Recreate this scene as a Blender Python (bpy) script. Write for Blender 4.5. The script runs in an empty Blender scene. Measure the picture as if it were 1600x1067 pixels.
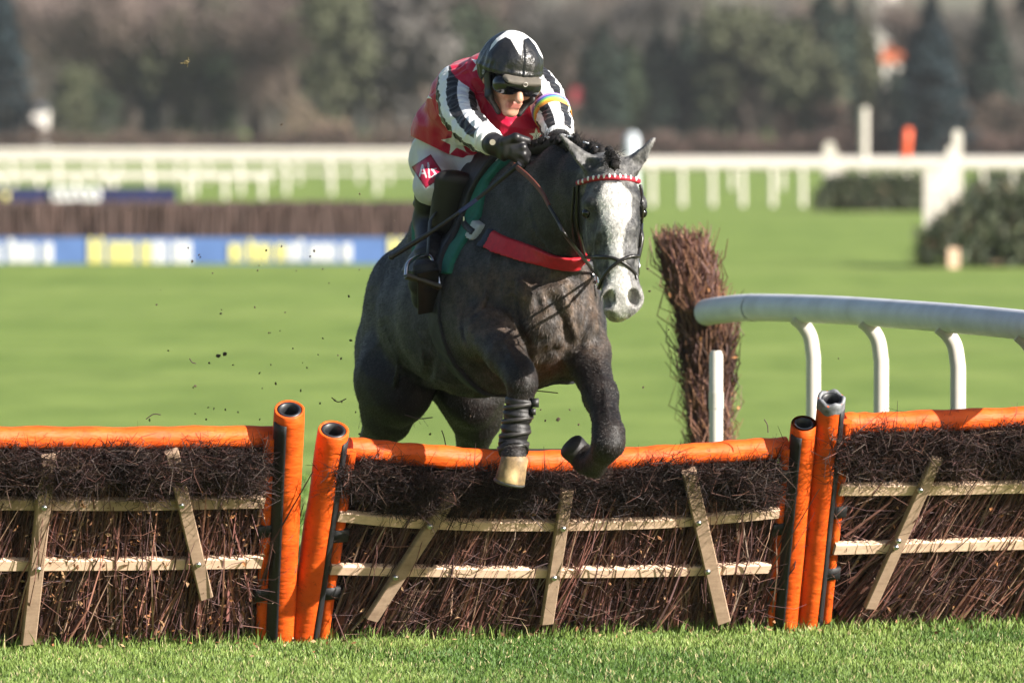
import bpy, math, random
import numpy as np
from mathutils import Vector, Matrix
R = math.radians
S = bpy.context.scene
COL = S.collection
# ------------------------------------------------------------------ camera
CAM = np.array([0.0, -30.0, 1.905]); FPX = 12600.0; TILT = math.atan(333.5 / FPX)
cd = bpy.data.cameras.new('camera'); cam = bpy.data.objects.new('camera', cd); COL.objects.link(cam)
cam.location = CAM; cam.rotation_euler = (R(90) - TILT, 0, 0)
cd.sensor_width = 36; cd.lens = 36 * FPX / 1600; cd.clip_start = 0.5; cd.clip_end = 6000
cd.dof.use_dof = True; cd.dof.focus_distance = 29.3; cd.dof.aperture_fstop = 4.5
S.camera = cam
# ------------------------------------------------------------------ world, sun, exposure
AZ, EL = R(60), R(27)
SUN = Vector((math.sin(AZ) * math.cos(EL), -math.cos(AZ) * math.cos(EL), math.sin(EL)))
w = bpy.data.worlds.new('World'); S.world = w; w.use_nodes = True
wn = w.node_tree.nodes; bg = wn['Background']
sk = wn.new('ShaderNodeTexSky'); sk.sky_type = 'NISHITA'; sk.sun_disc = False
sk.sun_elevation = EL; sk.sun_rotation = math.atan2(SUN.x, SUN.y); sk.air_density = 1.0; sk.dust_density = 1.6
w.node_tree.links.new(sk.outputs[0], bg.inputs[0]); bg.inputs[1].default_value = 0.056
sl = bpy.data.lights.new('sun', 'SUN'); sl.energy = 5.0; sl.angle = R(0.55); sl.color = (1.0, 0.94, 0.86)
so = bpy.data.objects.new('sun', sl); COL.objects.link(so); so.rotation_euler = SUN.to_track_quat('Z', 'Y').to_euler()
so.location = (20, -20, 20)
S.view_settings.view_transform = 'Standard'; S.view_settings.look = 'None'
S.view_settings.exposure = 1.32; S.view_settings.gamma = 1
S.cycles.max_bounces = 6; S.cycles.diffuse_bounces = 3; S.cycles.transparent_max_bounces = 8
S.cycles.use_denoising = True

# ------------------------------------------------------------------ pixel <-> world helpers (pixels of the 1600x1067 photograph)
CF = np.array([0, math.cos(TILT), -math.sin(TILT)]); CU = np.array([0, math.sin(TILT), math.cos(TILT)])
def ray(px, py):
    return CF + np.array([1., 0, 0]) * (px - 800) / FPX - CU * (py - 533.5) / FPX
def P(px, py, Y=0.0):
    r = ray(px, py); return CAM + r * ((Y - CAM[1]) / r[1])
def G(px, py, z=0.0):
    r = ray(px, py); return CAM + r * ((z - CAM[2]) / r[2])
def proj(V):
    D = np.asarray(V) - CAM
    z = D @ CF
    return 800 + FPX * D[..., 0] / z, 533.5 - FPX * (D @ CU) / z
rng = np.random.default_rng(7); random.seed(7)

# ------------------------------------------------------------------ object helpers
def tag(o, label=None, cat=None, group=None, kind=None):
    if label: o['label'] = label
    if cat: o['category'] = cat
    if group: o['group'] = group
    if kind: o['kind'] = kind
    return o
def empty(name, loc=(0, 0, 0), label=None, cat=None, group=None):
    o = bpy.data.objects.new(name, None); COL.objects.link(o); o.location = loc; o.empty_display_size = .2
    return tag(o, label, cat, group)
def mesh_np(name, V, F, mat, parent=None, col=None, smooth=True):
    """V (n,3) world coordinates, F (m,3|4) ints or list of such arrays -> one linked object"""
    V = np.asarray(V, np.float32); Fs = F if isinstance(F, list) else [F]
    Fs = [np.asarray(f, np.int32) for f in Fs if len(f)]
    me = bpy.data.meshes.new(name)
    me.vertices.add(len(V)); me.vertices.foreach_set('co', V.ravel())
    loops = np.concatenate([f.ravel() for f in Fs]); tot = np.concatenate([np.full(len(f), f.shape[1], np.int32) for f in Fs])
    st = np.concatenate([[0], np.cumsum(tot)[:-1]]).astype(np.int32)
    me.loops.add(len(loops)); me.loops.foreach_set('vertex_index', loops)
    me.polygons.add(len(tot)); me.polygons.foreach_set('loop_start', st)
    me.update(calc_edges=True)
    me.polygons.foreach_set('use_smooth', np.full(len(tot), smooth, bool))
    if col is not None:
        at = me.attributes.new('Col', 'FLOAT_COLOR', 'POINT')
        c = np.ones((len(V), 4), np.float32); c[:, :3] = col; at.data.foreach_set('color', c.ravel())
    me.materials.append(mat); me.validate()
    o = bpy.data.objects.new(name, me); COL.objects.link(o)
    if parent is not None:
        o.parent = parent
        o.matrix_parent_inverse = Matrix.Translation(-Vector(parent_loc(parent)))
    return o
def parent_loc(p):
    return Vector(p.location)
class MB:
    """collects pieces of one part"""
    def __init__(s): s.V = []; s.Q = []; s.T = []; s.C = []; s.n = 0
    def add(s, V, F, col=None):
        V = np.asarray(V, float); F = np.asarray(F, int)
        (s.Q if F.shape[1] == 4 else s.T).append(F + s.n); s.V.append(V)
        s.C.append(np.tile(np.asarray(col if col is not None else (1, 1, 1), float), (len(V), 1)) if col is None or np.ndim(col) == 1 else col)
        s.n += len(V); return s
    def box(s, c, ax, half, col=None):
        ax = np.asarray(ax, float); V = []
        for i in (-1, 1):
            for j in (-1, 1):
                for k in (-1, 1): V.append(np.asarray(c) + i * half[0] * ax[0] + j * half[1] * ax[1] + k * half[2] * ax[2])
        return s.add(V, [[0, 1, 3, 2], [4, 6, 7, 5], [0, 4, 5, 1], [2, 3, 7, 6], [0, 2, 6, 4], [1, 5, 7, 3]], col)
    def plank(s, pts, wdir, half_w, half_t, col=None, bevel=.004):
        """bar swept along pts; wdir is the width direction; octagonal bevelled section"""
        pts = np.asarray(pts, float); n = len(pts); t = np.gradient(pts, axis=0); V = []
        b = bevel
        sec = [(-half_w + b, -half_t), (half_w - b, -half_t), (half_w, -half_t + b), (half_w, half_t - b), (half_w - b, half_t), (-half_w + b, half_t), (-half_w, half_t - b), (-half_w, -half_t + b)]
        for i in range(n):
            tt = t[i] / np.linalg.norm(t[i]); wv = np.asarray(wdir) - tt * np.dot(wdir, tt); wv /= np.linalg.norm(wv); nv = np.cross(tt, wv)
            V += [pts[i] + a * wv + c * nv for a, c in sec]
        return s.rings(V, n, 8, True, col)
    def rings(s, V, n, m, cap, col=None):
        F = [[i * m + j, i * m + (j + 1) % m, (i + 1) * m + (j + 1) % m, (i + 1) * m + j] for i in range(n - 1) for j in range(m)]
        V = list(V); T = []
        base = s.n
        s.add(V, F, col)
        if cap:
            for r0, sg in ((0, -1), ((n - 1) * m, 1)):
                c = np.mean([V[r0 + j] for j in range(m)], axis=0)
                VV = [V[r0 + j] for j in range(m)] + [c]
                T = [[j, (j + 1) % m, m] if sg > 0 else [(j + 1) % m, j, m] for j in range(m)]
                s.add(VV, T, col)
        return s
    def tube(s, pts, r, m=10, cap=True, col=None, up=(0, 0, 1), flat=1.0):
        pts = np.asarray(pts, float); n = len(pts); r = np.broadcast_to(np.asarray(r, float), (n,)); t = np.gradient(pts, axis=0); V = []
        for i in range(n):
            tt = t[i] / (np.linalg.norm(t[i]) + 1e-12); u = np.asarray(up, float) - tt * np.dot(up, tt)
            if np.linalg.norm(u) < 1e-3: u = np.array([1., 0, 0]) - tt * tt[0]
            u /= np.linalg.norm(u); v = np.cross(tt, u)
            V += [pts[i] + r[i] * (math.cos(a) * u + flat * math.sin(a) * v) for a in np.arange(m) * 2 * math.pi / m]
        return s.rings(V, n, m, cap, col)
    def ball(s, c, rad, nu=12, nv=8, col=None, ax=np.eye(3), noise=0.0):
        rad = np.broadcast_to(np.asarray(rad, float), (3,)); V = []
        for i in range(nv + 1):
            th = math.pi * i / nv
            for j in range(nu):
                ph = 2 * math.pi * j / nu; k = 1 + noise * (random.random() - .5) * 2
                p = np.array([math.sin(th) * math.cos(ph), math.sin(th) * math.sin(ph), math.cos(th)]) * rad * k
                V.append(np.asarray(c) + p @ np.asarray(ax))
        F = [[i * nu + j, (i + 1) * nu + j, (i + 1) * nu + (j + 1) % nu, i * nu + (j + 1) % nu] for i in range(nv) for j in range(nu)]
        return s.add(V, F, col)
    def build(s, name, mat, parent=None, smooth=True, usecol=False):
        V = np.concatenate(s.V); F = []
        if s.Q: F.append(np.concatenate(s.Q))
        if s.T: F.append(np.concatenate(s.T))
        return mesh_np(name, V, F, mat, parent, np.concatenate(s.C) if usecol else None, smooth)
def spline(pts, n=12):
    """Catmull-Rom through pts (any dimension)"""
    p = np.asarray(pts, float); p = np.vstack([2 * p[0] - p[1], p, 2 * p[-1] - p[-2]]); out = []
    for i in range(1, len(p) - 2):
        for t in np.linspace(0, 1, n, endpoint=False):
            a, b, c, d = p[i - 1], p[i], p[i + 1], p[i + 2]
            out.append(.5 * ((2 * b) + (c - a) * t + (2 * a - 5 * b + 4 * c - d) * t * t + (3 * b - a - 3 * c + d) * t ** 3))
    out.append(p[-2]); return np.array(out)
def twigs(A, D, L, rad, col, bend=.12, rings=3, m=3, taper=.35):
    """many thin bent sticks at once: A roots, D unit directions, L lengths, rad radii, col (n,3)"""
    n = len(A); D = D / np.linalg.norm(D, axis=1, keepdims=True)
    ref = rng.normal(size=(n, 3)); U = np.cross(D, ref); U /= np.linalg.norm(U, axis=1, keepdims=True); W = np.cross(D, U)
    bx = rng.normal(size=(n, 1)) * bend; V = np.zeros((n, rings, m, 3))
    for i in range(rings):
        t = i / (rings - 1); c = A + D * (L * t)[:, None] + U * (bx * 4 * t * (1 - t)) * L[:, None] + W * (bx[::-1] * t * t) * L[:, None] * .6
        r = rad * (1 - (1 - taper) * t)
        for j in range(m):
            a = 2 * math.pi * j / m; V[:, i, j] = c + (U * math.cos(a) + W * math.sin(a)) * r[:, None]
    b = (np.arange(n) * rings * m)[:, None]; F = []
    for i in range(rings - 1):
        for j in range(m):
            F.append(b + np.array([[i * m + j, i * m + (j + 1) % m, (i + 1) * m + (j + 1) % m, (i + 1) * m + j]]))
    return V.reshape(-1, 3), np.concatenate(F), np.repeat(col, rings * m, axis=0)

# ------------------------------------------------------------------ materials
class NT:
    def __init__(s, name):
        s.m = bpy.data.materials.new(name); s.m.use_nodes = True; s.t = s.m.node_tree; s.b = s.t.nodes['Principled BSDF']
    def n(s, typ, **kw):
        nd = s.t.nodes.new('ShaderNode' + typ)
        for k, v in kw.items():
            if k in nd.inputs: nd.inputs[k].default_value = v
            else: setattr(nd, k, v)
        return nd
    def l(s, a, b): s.t.links.new(a, b)
    def coord(s, scale=(1, 1, 1), kind='Object'):
        tc = s.n('TexCoord'); mp = s.n('Mapping'); s.l(tc.outputs[kind], mp.inputs[0]); mp.inputs['Scale'].default_value = scale; return mp.outputs[0]
    def noise(s, co, scale, detail=4, rough=.6):
        nd = s.n('TexNoise'); nd.inputs['Scale'].default_value = scale; nd.inputs['Detail'].default_value = detail; nd.inputs['Roughness'].default_value = rough
        if co is not None: s.l(co, nd.inputs['Vector'])
        return nd.outputs[0]
    def ramp(s, fac, stops):
        nd = s.n('ValToRGB'); s.l(fac, nd.inputs[0]); e = nd.color_ramp.elements
        while len(e) < len(stops): e.new(.5)
        for q, (p, c) in zip(e, stops): q.position = p; q.color = (c[0], c[1], c[2], 1) if np.ndim(c) else (c, c, c, 1)
        return nd.outputs[0]
    def mix(s, fac, a, b, mode='MIX'):
        nd = s.n('Mix', data_type='RGBA', blend_type=mode)
        for v, i in ((fac, 0), (a, 6), (b, 7)):
            if hasattr(v, 'is_linked'): s.l(v, nd.inputs[i])
            elif i == 0: nd.inputs[0].default_value = v
            else: nd.inputs[i].default_value = (*v, 1)
        return nd.outputs[2]
    def attr(s, name='Col'):
        nd = s.n('Attribute'); nd.attribute_name = name; return nd
    def bump(s, h, strength=.3, dist=.01):
        nd = s.n('Bump'); nd.inputs['Strength'].default_value = strength; nd.inputs['Distance'].default_value = dist; s.l(h, nd.inputs['Height']); s.l(nd.outputs[0], s.b.inputs['Normal'])
    def set(s, rough=.6, col=None, metal=0, spec=.5, sheen=0, trans=0):
        s.b.inputs['Roughness'].default_value = rough; s.b.inputs['Metallic'].default_value = metal; s.b.inputs['Specular IOR Level'].default_value = spec
        if sheen: s.b.inputs['Sheen Weight'].default_value = sheen
        if col is not None:
            if hasattr(col, 'is_linked'): s.l(col, s.b.inputs['Base Color'])
            else: s.b.inputs['Base Color'].default_value = (*col, 1)
        return s.m
def simple(name, col, rough=.6, var=.25, scale=20, bump=.0, metal=0, spec=.5, stretch=(1, 1, 1), dist=.004):
    t = NT(name); co = t.coord(stretch); nz = t.noise(co, scale)
    c = np.asarray(col, float)
    cr = t.ramp(nz, [(.3, tuple(c * (1 - var))), (.7, tuple(np.minimum(c * (1 + var), 1)))])
    if bump: t.bump(nz, bump, dist)
    return t.set(rough, cr, metal, spec)
def attrmat(name, rough=.6, var=.2, scale=30, bump=0, spec=.5, dist=.004, stretch=(1, 1, 1), sheen=0):
    t = NT(name); a = t.attr().outputs['Color']; nz = t.noise(t.coord(stretch), scale)
    g = t.ramp(nz, [(.3, 1 - var), (.7, 1.0)])
    if bump: t.bump(nz, bump, dist)
    return t.set(rough, t.mix(1.0, a, g, 'MULTIPLY'), 0, spec, sheen)

# ------------------------------------------------------------------ signed distance modelling
class Prim:
    """elliptic tapered segment / ellipsoid. ra, rb = (side, other) radii, s = side direction"""
    def __init__(p, a, b, ra, rb, side=(1, 0, 0), k=.05, end=None):
        p.a = np.asarray(a, float); p.b = np.asarray(b, float); p.ra = np.broadcast_to(np.asarray(ra, float), (2,)).copy(); p.rb = np.broadcast_to(np.asarray(rb, float), (2,)).copy()
        p.k = k; p.end = end
        t = p.b - p.a; p.L = np.linalg.norm(t); p.t = t / p.L
        u = np.asarray(side, float); u = u - p.t * np.dot(u, p.t)
        if np.linalg.norm(u) < 1e-4: u = np.cross(p.t, [0.3, .5, .8])
        p.u = u / np.linalg.norm(u); p.w = np.cross(p.t, p.u)
    def grow(p, g): 
        q = Prim(p.a, p.b, p.ra + g, p.rb + g, p.u, p.k, None if p.end is None else p.end + g); return q
    def rmax(p): return max(p.ra.max(), p.rb.max(), p.end or 0)
    def d(p, X):
        v = X - p.a.astype(X.dtype); h = v @ p.t.astype(X.dtype); tt = np.clip(h / p.L, 0, 1); va = h - tt * p.L
        ru = p.ra[0] + (p.rb[0] - p.ra[0]) * tt; rw = p.ra[1] + (p.rb[1] - p.ra[1]) * tt
        e = p.end if p.end else np.minimum(ru, rw)
        vu = v @ p.u.astype(X.dtype); vw = v @ p.w.astype(X.dtype)
        return (np.sqrt((vu / ru) ** 2 + (vw / rw) ** 2 + (va / e) ** 2) - 1) * np.minimum(np.minimum(ru, rw), e)
def ell(c, r, ax=None, k=.05):
    """ellipsoid: radii r along axes ax (rows; r[0] axial)"""
    ax = np.eye(3) if ax is None else np.asarray(ax, float); c = np.asarray(c, float); e = 1e-3
    return Prim(c - ax[0] * e, c + ax[0] * e, (r[1], r[2]), (r[1], r[2]), ax[1], k, r[0])
def chain(pts, rad, side=(1, 0, 0), k=.03):
    return [Prim(pts[i], pts[i + 1], rad[i], rad[i + 1], side, k) for i in range(len(pts) - 1)]
def smin(a, b, k):
    h = np.clip(.5 + .5 * (b - a) / k, 0, 1); return b + (a - b) * h - k * h * (1 - h)
def sdf_eval(prims, cuts, X):
    X = np.asarray(X, np.float64); f = np.full(X.shape[:-1], 9.0)
    for p in prims: f = smin(f, p.d(X), p.k)
    for p in cuts: f = -smin(-f, p.d(X), p.k)
    return f
class Field:
    def __init__(s, prims, cuts, h, pad=.03, lo=None, hi=None):
        s.h = h
        if lo is None:
            lo = np.min([np.minimum(p.a, p.b) - p.rmax() for p in prims], axis=0) - pad; hi = np.max([np.maximum(p.a, p.b) + p.rmax() for p in prims], axis=0) + pad
        s.lo = np.asarray(lo); s.n = np.ceil((np.asarray(hi) - s.lo) / h).astype(int) + 1
        s.ax = [(s.lo[i] + np.arange(s.n[i]) * h).astype(np.float32) for i in range(3)]
        s.f = np.full(s.n, 1.0, np.float32)
        for p in prims: s.apply(p, False)
        for p in cuts: s.apply(p, True)
    def grid(s, sl): return np.stack(np.meshgrid(*[s.ax[i][sl[i]] for i in range(3)], indexing='ij'), -1)
    def sl(s, lo, hi):
        a = np.clip(np.floor((lo - s.lo) / s.h).astype(int), 0, s.n); b = np.clip(np.ceil((hi - s.lo) / s.h).astype(int) + 1, 0, s.n); return tuple(slice(a[i], b[i]) for i in range(3))
    def apply(s, p, cut):
        r = p.rmax() + p.k + 2 * s.h; sl = s.sl(np.minimum(p.a, p.b) - r, np.maximum(p.a, p.b) + r)
        if any(q.stop <= q.start for q in sl): return
        d = p.d(s.grid(sl)).astype(np.float32)
        s.f[sl] = -smin(-s.f[sl], d, p.k) if cut else smin(s.f[sl], d, p.k)
    def mesh(s): return surface_nets(s.f, s.lo, s.h)
def surface_nets(f, lo, h):
    s = f < 0; c = [(i, j, k) for i in (0, 1) for j in (0, 1) for k in (0, 1)]
    def sub(a, o): return a[o[0]:a.shape[0] - 1 + o[0], o[1]:a.shape[1] - 1 + o[1], o[2]:a.shape[2] - 1 + o[2]]
    anyi = np.zeros(tuple(np.array(f.shape) - 1), bool); alli = np.ones_like(anyi)
    for o in c: anyi |= sub(s, o); alli &= sub(s, o)
    act = anyi & ~alli; idx = np.argwhere(act); vid = np.full(act.shape, -1, np.int32); vid[act] = np.arange(len(idx))
    val = {o: f[idx[:, 0] + o[0], idx[:, 1] + o[1], idx[:, 2] + o[2]] for o in c}
    acc = np.zeros((len(idx), 3)); cnt = np.zeros(len(idx))
    for o in c:
        for a in range(3):
            if o[a] == 0:
                q = list(o); q[a] = 1; v0, v1 = val[o], val[tuple(q)]; x = (v0 < 0) != (v1 < 0)
                t = np.where(x, v0 / np.where(x, v0 - v1, 1), 0); pos = np.tile(np.array(o, float), (len(idx), 1)); pos[:, a] += t
                acc[x] += pos[x]; cnt[x] += 1
    V = lo + (idx + acc / cnt[:, None]) * h; Q = []
    for a in range(3):
        b, d = (a + 1) % 3, (a + 2) % 3
        s0 = np.moveaxis(s, a, 0)
        e = np.argwhere(np.moveaxis(np.moveaxis(s0[:-1] != s0[1:], 0, a), 0, 0))
        e = e[(e[:, b] > 0) & (e[:, d] > 0) & (e[:, b] < s.shape[b] - 1) & (e[:, d] < s.shape[d] - 1)]
        ob = np.zeros(3, int); ob[b] = 1; od = np.zeros(3, int); od[d] = 1
        g = lambda q: vid[q[:, 0], q[:, 1], q[:, 2]]
        q = np.stack([g(e - ob - od), g(e - od), g(e), g(e - ob)], 1)
        ins = s[e[:, 0], e[:, 1], e[:, 2]]; q[~ins] = q[~ins][:, ::-1]; Q.append(q[(q >= 0).all(1)])
    return V, np.concatenate(Q)
def subdiv(V, Q):
    """split every quad in four so that markings keep crisp edges"""
    n = len(V); E = np.sort(np.stack([Q, np.roll(Q, -1, axis=1)], -1).reshape(-1, 2), axis=1); ue, inv = np.unique(E, axis=0, return_inverse=True); inv = inv.reshape(-1, 4); m = n + inv; f = n + len(ue) + np.arange(len(Q))
    V2 = np.concatenate([V, V[ue].mean(1), V[Q].mean(1)]); return V2, np.concatenate([np.stack([Q[:, i], m[:, i], f, m[:, (i + 3) % 4]], 1) for i in range(4)])
def vnormals(V, Q):
    N = np.zeros_like(V); n = np.cross(V[Q[:, 2]] - V[Q[:, 0]], V[Q[:, 3]] - V[Q[:, 1]])
    for j in range(4): np.add.at(N, Q[:, j], n)
    return N / (np.linalg.norm(N, axis=1, keepdims=True) + 1e-12)
_pg = np.random.default_rng(3); _tab = _pg.random((64, 64, 64)).astype(np.float32)
def vnoise(X, sc):
    """smooth value noise in 0..1"""
    X = np.asarray(X) * sc; i = np.floor(X).astype(int); t = X - i; t = t * t * (3 - 2 * t); o = 0
    for a in (0, 1):
        for b in (0, 1):
            for c in (0, 1):
                wgt = (t[..., 0] if a else 1 - t[..., 0]) * (t[..., 1] if b else 1 - t[..., 1]) * (t[..., 2] if c else 1 - t[..., 2])
                o = o + wgt * _tab[(i[..., 0] + a) & 63, (i[..., 1] + b) & 63, (i[..., 2] + c) & 63]
    return o
def sstep(a, b, x): t = np.clip((x - a) / (b - a), 0, 1); return t * t * (3 - 2 * t)
def make_hit(prims, cuts=()):
    """finds where the line through a pixel meets a modelled surface; returns point pushed out by off"""
    def hit(px, py, off=.004, y0=-1.6):
        r = ray(px, py); r = r / np.linalg.norm(r); t = (y0 - CAM[1]) / r[1]; best = (9, t)
        for _ in range(160):
            d = float(sdf_eval(prims, cuts, (CAM + r * t)[None])[0])
            if d < best[0]: best = (d, t)
            if d < .001: break
            t += max(d * .6, .0015)
            if t > 34: break
        p = CAM + r * best[1]; e = 1e-3
        n = np.array([sdf_eval(prims, cuts, (p + e * np.eye(3)[i])[None])[0] - sdf_eval(prims, cuts, (p - e * np.eye(3)[i])[None])[0] for i in range(3)])
        n /= np.linalg.norm(n) + 1e-12
        return p + n * off, n
    return hit
# ------------------------------------------------------------------ ground
t = NT('turf'); co = t.coord(kind='Object')
n1 = t.noise(t.coord((.025, .12, 1)), 1.0, 5, .6); n2 = t.noise(t.coord((1.2, .5, 1)), 1.0, 6, .65); n3 = t.noise(t.coord((60, 60, 60)), 1.0, 3, .7)
c1 = t.ramp(n1, [(.32, (.188, .268, .054)), (.5, (.218, .300, .066)), (.68, (.255, .328, .082))])
c2 = t.ramp(n2, [(.3, (.66, .72, .62)), (.6, (1.0, 1.0, 1.0))]); c3 = t.ramp(n3, [(.3, .62), (.7, 1.0)])
n4 = t.noise(t.coord((.30, .13, 1)), 1.0, 5, .7); c4 = t.ramp(n4, [(.32, (.88, .91, .86)), (.65, (1.05, 1.03, 1.04))]); cc = t.mix(1, t.mix(1, t.mix(1, c1, c2, 'MULTIPLY'), c3, 'MULTIPLY'), c4, 'MULTIPLY')
t.bump(n3, .5, .02); TURF = t.set(.85, cc, 0, .2)
NG = 60
gx = np.linspace(-2600, 2600, NG); gy = np.concatenate([np.linspace(-60, 120, 30), np.linspace(140, 4500, 30)])
XX, YY = np.meshgrid(gx, gy, indexing='ij'); V = np.stack([XX, YY, XX * 0], -1).reshape(-1, 3)
ii, jj = np.meshgrid(np.arange(NG - 1), np.arange(59), indexing='ij'); a = (ii * 60 + jj).ravel()
tag(mesh_np('grass_field', V, np.stack([a, a + 60, a + 61, a + 1], 1), TURF), kind='structure')

# grass blades near the hurdles: one mass nobody could count
def blades(n, x0, x1, y0, y1, hmin, hmax, wd):
    A = np.stack([rng.uniform(x0, x1, n), rng.uniform(y0, y1, n), np.zeros(n)], 1)
    h = rng.uniform(hmin, hmax, n) * (0.55 + .7 * vnoise(np.c_[A[:, :2] * 1.0, A[:, 2]], 2.3)); lean = rng.normal(size=(n, 2)) * .32; lean[:, 0] += .05
    ang = rng.uniform(0, 2 * math.pi, n); W = np.stack([np.cos(ang), np.sin(ang), ang * 0], 1) * (wd * rng.uniform(.6, 1.3, n))[:, None]
    M = A + np.c_[lean * h[:, None] * .4, h * .6]; T = A + np.c_[lean * h[:, None], h * .96]
    V = np.stack([A - W, A + W, M + W * .75, M - W * .75, T], 1)
    b = (np.arange(n) * 5)[:, None]
    mixv = np.clip(vnoise(np.c_[A[:, :2], A[:, 2]], 3.1)[:, None] * .6 + rng.random((n, 1)) * .6 - .55 * sstep(.55, .8, vnoise(np.c_[A[:, :2] * [1, .5], A[:, 2] + 9], 1.7))[:, None], 0, 1.2)
    c = np.array([.062, .128, .018]) * (1 - mixv) + np.array([.205, .285, .062]) * mixv
    dry = rng.random(n) < .06; c[dry] = np.array([.42, .36, .18])
    C = np.repeat(c, 5, axis=0); C = C.reshape(n, 5, 3); C = C.reshape(-1, 3)
    return V.reshape(-1, 3), b + np.array([[0, 1, 2, 3]]), b + np.array([[3, 2, 4]]), C
gv, gq, gt, gc = [], [], [], []; off = 0
for spec in ((120000, -2.15, 2.15, -2.9, .3, .012, .034, .0022), (34000, -2.15, 2.15, .3, 3.2, .015, .045, .003), (14000, -1.25, -.7, .0, 7, .03, .06, .004), (26000, -3, 3, 3.2, 14, .03, .06, .006), (36000, -3.4, 3.4, -4.2, 4.5, .012, .036, .0032), (26000, -5.5, 5.5, -6.5, 8, .012, .038, .0042)):
    v, q, tr, c = blades(*spec); gv.append(v); gq.append(q + off); gt.append(tr + off); gc.append(c); off += len(v)
# longer tufts left by the mower along the foot of the hurdles
E0 = G(0, 1017)[:2]; E1 = G(1600, 978)[:2]; n = 9000
v, q, tr, c = blades(n, 0, 1, 0, 1, .03, .085, .0024)
u = rng.uniform(-.05, 1.05, n); offy = rng.normal(size=n) * .05 - .04; base = E0[None] * (1 - u)[:, None] + E1[None] * u[:, None]; base[:, 1] += offy
sh = np.repeat(np.c_[base, np.zeros(n)] - np.c_[v.reshape(n, 5, 3)[:, :2, :2].mean(1), np.zeros(n)], 5, axis=0)
gv.append(v + sh); gq.append(q + off); gt.append(tr + off); gc.append(c)
GRASS = attrmat('grass_blade', .55, .15, 8, spec=.35); 
GRASS.node_tree.nodes['Principled BSDF'].inputs['Subsurface Weight'].default_value = 0
tag(mesh_np('grass', np.concatenate(gv), [np.concatenate(gq), np.concatenate(gt)], GRASS, None, np.concatenate(gc), False), 'short mown green turf in front of and around the hurdles', 'grass', kind='stuff')

# ------------------------------------------------------------------ hurdles
hd = E1 - E0; hd = np.array([hd[0], hd[1], 0]); hd /= np.linalg.norm(hd); hn = np.array([hd[1], -hd[0], 0])      # along the row / towards the camera
LEAN = R(35); hup = hn * math.sin(LEAN) + np.array([0, 0, math.cos(LEAN)]); hN = hn * math.cos(LEAN) - np.array([0, 0, math.sin(LEAN)])
H0 = np.array([E0[0], E0[1], 0])
def H(px, py, off=0.0):
    r = ray(px, py); p0 = H0 + hN * off; return CAM + r * (np.dot(p0 - CAM, hN) / np.dot(r, hN))
ORANGE = NT('orange_pvc'); n_ = ORANGE.noise(ORANGE.coord((1, 1, 1)), 9, 5); n2 = ORANGE.noise(ORANGE.coord((2.5, 2.5, 9)), 2.4, 3)
n7 = ORANGE.noise(ORANGE.coord((1, 1, 1)), 38, 5, .7); oc = ORANGE.mix(1, ORANGE.ramp(n_, [(.3, (.60, .070, .006)), (.7, (.80, .120, .010))]), ORANGE.ramp(n7, [(.28, (.55, .50, .45)), (.46, (1, 1, 1))]), 'MULTIPLY'); ORANGE.bump(n2, .35, .03); ORANGE = ORANGE.set(.58, oc, 0, .3)
BLACKW = simple('black_webbing', (.012, .012, .014), .6, .3, 60, .3)
TUBEIN = simple('black_pipe', (.018, .019, .022), .45, .3, 30)
TAPE = simple('silver_tape', (.15, .155, .165), .55, .5, 40, .3, metal=.1)
def woodmat(name, c1, c2):
    t = NT(name); nz = t.noise(t.coord((7, 7, 7)), 1.6, 6, .65); n2 = t.noise(t.coord((26, 26, 26)), 1.0, 4, .7); n3 = t.noise(t.coord((90, 90, 90)), 1.0, 3, .6)
    c = t.mix(.4, t.ramp(nz, [(.3, c1), (.7, c2)]), t.ramp(n2, [(.35, tuple(np.array(c1) * .6)), (.6, c2)])); gr = t.noise(t.coord((3, 3, 60)), 1.5, 4, .7); c = t.mix(.35, c, t.ramp(gr, [(.3, tuple(np.array(c1) * .75)), (.7, c2)])); t.bump(n3, .2, .002); return t.set(.75, c, 0, .2)
RAILW = woodmat('split_rail_wood', (.66, .44, .30), (.86, .62, .46)); BRACEW = woodmat('weathered_wood', (.30, .20, .135), (.46, .325, .23))
STEEL = simple('galvanised_bolt', (.6, .6, .58), .3, .1, 40, metal=1)
TWIG = attrmat('birch_twig', .65, .3, 40, spec=.3); CORE = simple('dark_brush_fill', (.012, .008, .007), .9, .4, 30, .4)
LEAF = attrmat('dead_leaf', .7, .2, 60, spec=.2)
def twig_colors(n, dark=0.):
    pal = np.array([[.105, .045, .038], [.16, .075, .056], [.060, .030, .030], [.19, .12, .085], [.10, .055, .055], [.26, .19, .15]]) * (1 - dark)
    k = rng.choice(6, n, p=[.27, .22, .24, .12, .12, .03]); return pal[k] * rng.uniform(.6, 1.3, (n, 1))
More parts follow.
